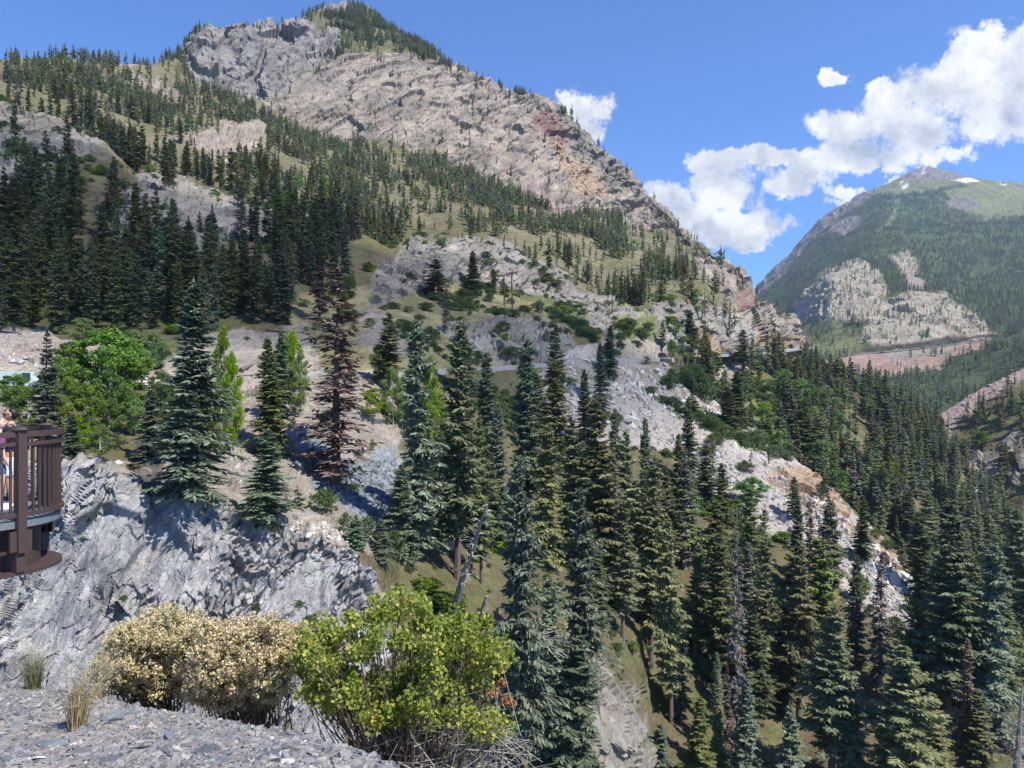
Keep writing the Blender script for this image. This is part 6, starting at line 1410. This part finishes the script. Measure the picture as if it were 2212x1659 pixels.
def person(loc, rz, H, label, skin, hair, top, bottom, arms, long_hair=False, glasses=False, bottom_len=.45, lean=0.0, grp=None, sleeve=True, strap=False):
    """faces local +Y; built 1.75 m tall and scaled"""
    e = empty('person', tuple(loc), rz, label, 'person', grp); k = H / 1.75; e.scale = (k, k, k)
    J = [((0, 0, .93), (.155, .105)), ((0, .0, 1.08), (.135, .10)), ((0, .0, 1.25), (.165, .115)), ((0, -.01, 1.40), (.15, .10)), ((0, .0, 1.49), (.058, .058)), ((0, .02, 1.56), (.05, .052))]
    E_ = [(0, 1), (1, 2), (2, 3), (3, 4), (4, 5)]
    def add(par, pts):
        for p_, r_ in pts: J.append((p_, r_)); E_.append((par, len(J) - 1)); par = len(J) - 1
        return par
    hands = []
    for s, el, wr in ((-1, arms[0][0], arms[0][1]), (1, arms[1][0], arms[1][1])):
        add(3, [((s * .17, -.01, 1.40), (.062, .062)), ((s * .195, 0, 1.33), (.052, .052)), (tuple((np.array((s * .195, 0, 1.33)) + np.array(el)) / 2), (.045, .045)), (el, .04), (tuple((np.array(el) * .5 + np.array(wr) * .5)), .036), (wr, .026)])
        hands.append((np.array(el), np.array(wr)))
    for s in (-1, 1): add(0, [((s * .09, 0, .85), (.088, .09)), ((s * .10, .02, .68), .078), ((s * .10, .02, .50), (.056, .058)), ((s * .10, -.01, .34), (.053, .056)), ((s * .10, -.02, .12), (.034, .036)), ((s * .10, -.01, .06), .04), ((s * .11, .13, .035), (.036, .028))])
    body = skin_mesh('body', J, E_, M[skin], e)
    # head with face
    hz = 1.655; hb = MB(); V, q = ellip((0, .015, hz), (.076, .092, .112), None, 20, 14); r_ = V[:, 2] - hz; V[:, 0] *= np.where(r_ < 0, 1 - .25 * np.clip(-r_ / .11, 0, 1) ** 1.5, 1); V[:, 1] += np.where(r_ < -.03, .012, 0); hb.add(V, None, q)
    V, q = ellip((0, .115, hz - .012), (.014, .02, .028), (R(-18), 0, 0), 8, 6); hb.add(V, None, q)
    for s in (-1, 1): V, q = ellip((s * .078, .0, hz - .005), (.009, .02, .031), None, 8, 6); hb.add(V, None, q)
    hd = hb.build('head', M[skin], e, True); 
    V, q = ellip((0, .098, hz - .055), (.027, .012, .008), None, 10, 6); MB().add(V, None, q).build('mouth', M['lips'], hd, True)
    if not glasses:
        m_ = MB()
        for s in (-1, 1): V, q = ellip((s * .03, .092, hz + .012), (.012, .008, .007), None, 8, 6); m_.add(V, None, q)
        m_.build('eyes', M['hair'], hd, True)
    hm = MB(); V, q = ellip((0, -.016, hz + .020), (.081, .094, .105), None, 20, 14); V[:, 1] = np.where(V[:, 2] < hz + .045, np.minimum(V[:, 1], -.02 if not long_hair else .01), V[:, 1]); V[:, 2] = np.maximum(V[:, 2], hz - .075); hm.add(V, None, q)
    if long_hair: V, q = ellip((0, -.06, hz - .14), (.10, .065, .20), None, 16, 10); hm.add(V, None, q)
    hm.build('hair', M[hair], e, True)
    if glasses:
        m_ = MB()
        for s in (-1, 1): m_.box((s * .036, .104, hz + .014), (.058, .014, .036)); m_.box((s * .079, .05, hz + .02), (.006, .12, .012))
        m_.box((0, .112, hz + .022), (.02, .008, .008)); m_.build('sunglasses', M['lens'], e)
    # shirt
    TJ = [((0, 0, .90 if top != 'cloth_black' else .84), (.178, .13)), ((0, 0, 1.08), (.152, .118)), ((0, 0, 1.25), (.18, .13)), ((0, -.01, 1.395), (.155, .112)), ((0, -.005, 1.455), (.075, .07))]; TE = [(0, 1), (1, 2), (2, 3), (3, 4)]
    for s, (el, wr) in zip((-1, 1), hands):
        n0 = len(TJ); TJ.append(((s * .175, -.01, 1.395), (.075, .075))); TE.append((3, n0)); sh_ = np.array((s * .195, 0, 1.33)); TJ.append((tuple(sh_ + (el - sh_) * .3), .066)); TE.append((n0, n0 + 1)); TJ.append((tuple(sh_ + (el - sh_) * .72), .064)); TE.append((n0 + 1, n0 + 2))
    skin_mesh('shirt', TJ, TE, M[top], e)
    # shorts
    SJ = [((0, 0, .98), (.165, .118)), ((0, 0, .88), (.168, .125))]; SE = [(0, 1)]
    for s in (-1, 1): n0 = len(SJ); SJ.append(((s * .095, .01, .78), (.105, .108))); SE.append((1, n0)); SJ.append(((s * .102, .02, .78 - bottom_len * .6), (.094, .095))); SE.append((n0, n0 + 1))
    skin_mesh('shorts', SJ, SE, M[bottom], e)
    for s in (-1, 1): m_ = MB(); V, q = ellip((s * .108, .055, .045), (.048, .135, .05), None, 12, 8); V[:, 2] = np.maximum(V[:, 2], .004); m_.add(V, None, q); m_.build('shoe', M['shoe'], e, True)
    # hands: palm, four fingers, thumb
    for s, (el, wr) in zip((-1, 1), hands):
        d_ = wr - el; d_ /= np.linalg.norm(d_); up = np.array((0, 0, 1.0)); sd = np.cross(d_, up); sd /= np.linalg.norm(sd) + 1e-9; pn = np.cross(sd, d_)
        HJ = [(tuple(wr), (.024, .018)), (tuple(wr + d_ * .045), (.034, .016)), (tuple(wr + d_ * .085), (.036, .014))]; HE = [(0, 1), (1, 2)]
        o_ = skin_mesh('palm', HJ, HE, M[skin], e, 1)
        for i, (of_, ln) in enumerate(((-.028, .062), (-.010, .074), (.010, .07), (.028, .055))):
            b0 = wr + d_ * .085 + sd * of_; m1 = b0 + d_ * ln * .5 - pn * .01; m2 = b0 + d_ * ln * .85 - pn * .03
            skin_mesh('finger', [(tuple(b0), .009), (tuple(m1), .0085), (tuple(m2), .007)], [(0, 1), (1, 2)], M[skin], e, 1)
        b0 = wr + d_ * .025 + sd * .03 * -s; skin_mesh('thumb', [(tuple(b0), .011), (tuple(b0 + d_ * .03 - sd * .028 * s), .0095), (tuple(b0 + d_ * .058 - sd * .03 * s), .008)], [(0, 1), (1, 2)], M[skin], e, 1)
    if strap:
        bp = MB(); bp.box((0, -.19, 1.22), (.27, .14, .42), taper=.9); o_ = bp.build('backpack', M['cloth_black'], e); bv = o_.modifiers.new('b', 'BEVEL'); bv.width = .04; bv.segments = 3
        m_ = MB()
        for s in (-1, 1): m_.tube([(s * .1, -.14, 1.40), (s * .105, -.03, 1.49), (s * .105, .09, 1.42), (s * .12, .13, 1.25), (s * .15, .05, 1.08)], .022, 6)
        m_.build('shoulder_strap', plain_mat('strap', (.05, .055, .07), .7), o_, True)
    return e
def pxy(vx, d): return (vx - CX) / F * d
relax = [((-.25, .0, 1.07), (-.22, .12, .84)), ((.25, .0, 1.07), (.22, .12, .84))]
dm = 12.75; z0 = ZD - .03
person((pxy(25, dm), dm, z0), R(108), 1.63, 'man in black t-shirt and pale shorts with sunglasses and backpack behind the railing', 'skin', 'hair', 'cloth_black', 'cloth_white', [((-.26, .06, 1.08), (-.16, .26, 1.0)), ((.27, -.02, 1.07), (.26, .10, .86))], glasses=True, bottom_len=.42, strap=True, grp='people on the platform')
person((pxy(-4, 12.35), 12.35, z0), R(-40), 1.50, 'woman in purple shirt and denim shorts cut by the left edge', 'skin_fair', 'hair_brown', 'cloth_purple', 'denim', relax, long_hair=True, bottom_len=.22, grp='people on the platform')
person((pxy(15, 13.05), 13.05, z0), R(-110), 1.52, 'fair woman with sandy hair half hidden behind the man', 'skin_fair', 'hair_grey', 'cloth_white', 'denim', relax, bottom_len=.3, grp='people on the platform', long_hair=True)
p, a_ = on_road(333, 1.6)
person(p, R(150), 1.72, 'small far person in red standing by the road fence left of the big fir', 'skin', 'hair', 'cloth_red', 'denim', relax, bottom_len=.4)
# ---------------------------------------------------------------- overhead cloud (above and outside the view) that shades the near side of the gorge
m, nb, out = newmat('cloud')
lw = nb.node('ShaderNodeBsdfDiffuse'); lw.inputs[0].default_value = (.9, .9, .92, 1); tr = nb.node('ShaderNodeBsdfTransparent'); mx = nb.node('ShaderNodeMixShader')
tcn = nb.node('ShaderNodeTexCoord'); nz = nb.noise(tcn.outputs['Object'], .012, 5, .6); nb.put(mx.inputs[0], nb.sstep(nz, .30, .52, .06, .34)); nb.l.new(tr.outputs[0], mx.inputs[1]); nb.l.new(lw.outputs[0], mx.inputs[2]); nb.l.new(mx.outputs[0], out.inputs[0])
CH = 1900.0
def cloud(cx_, cy_, rx, ry, label, seed):
    cen = np.array((cx_, cy_, 0)) + np.array(SUN) / SUN.z * CH
    V, q = ellip((0, 0, 0), (rx, ry, 60), None, 72, 22); n = fbm(V / 110, 5, seed); V[:, :2] *= (1 + .28 * n)[:, None]; V[:, 2] *= 1 + .5 * n
    o = MB().add(V, None, q).build('cloud', m, None, True); o.location = cen; tag(o, label, kind='structure')
cloud(-150, 240, 190, 95, 'thin cumulus cloud overhead shading the near slope', 7)
# ---------------------------------------------------------------- haze
hz = MB().box((0, 2600, 650), (14000, 5600 + 200, 1900)); o = hz.build('haze'); o.location = (0, 0, 0)
m, nb, out = newmat('haze'); pv = nb.node('ShaderNodeVolumePrincipled'); pv.inputs['Color'].default_value = (.62, .78, 1.0, 1); pv.inputs['Density'].default_value = 0.000055; pv.inputs['Anisotropy'].default_value = .2; nb.l.new(pv.outputs[0], out.inputs['Volume'])
o.data.materials.append(m); tag(o, 'thin blue air haze over the valley', None, None, 'stuff'); o.display_type = 'WIRE'
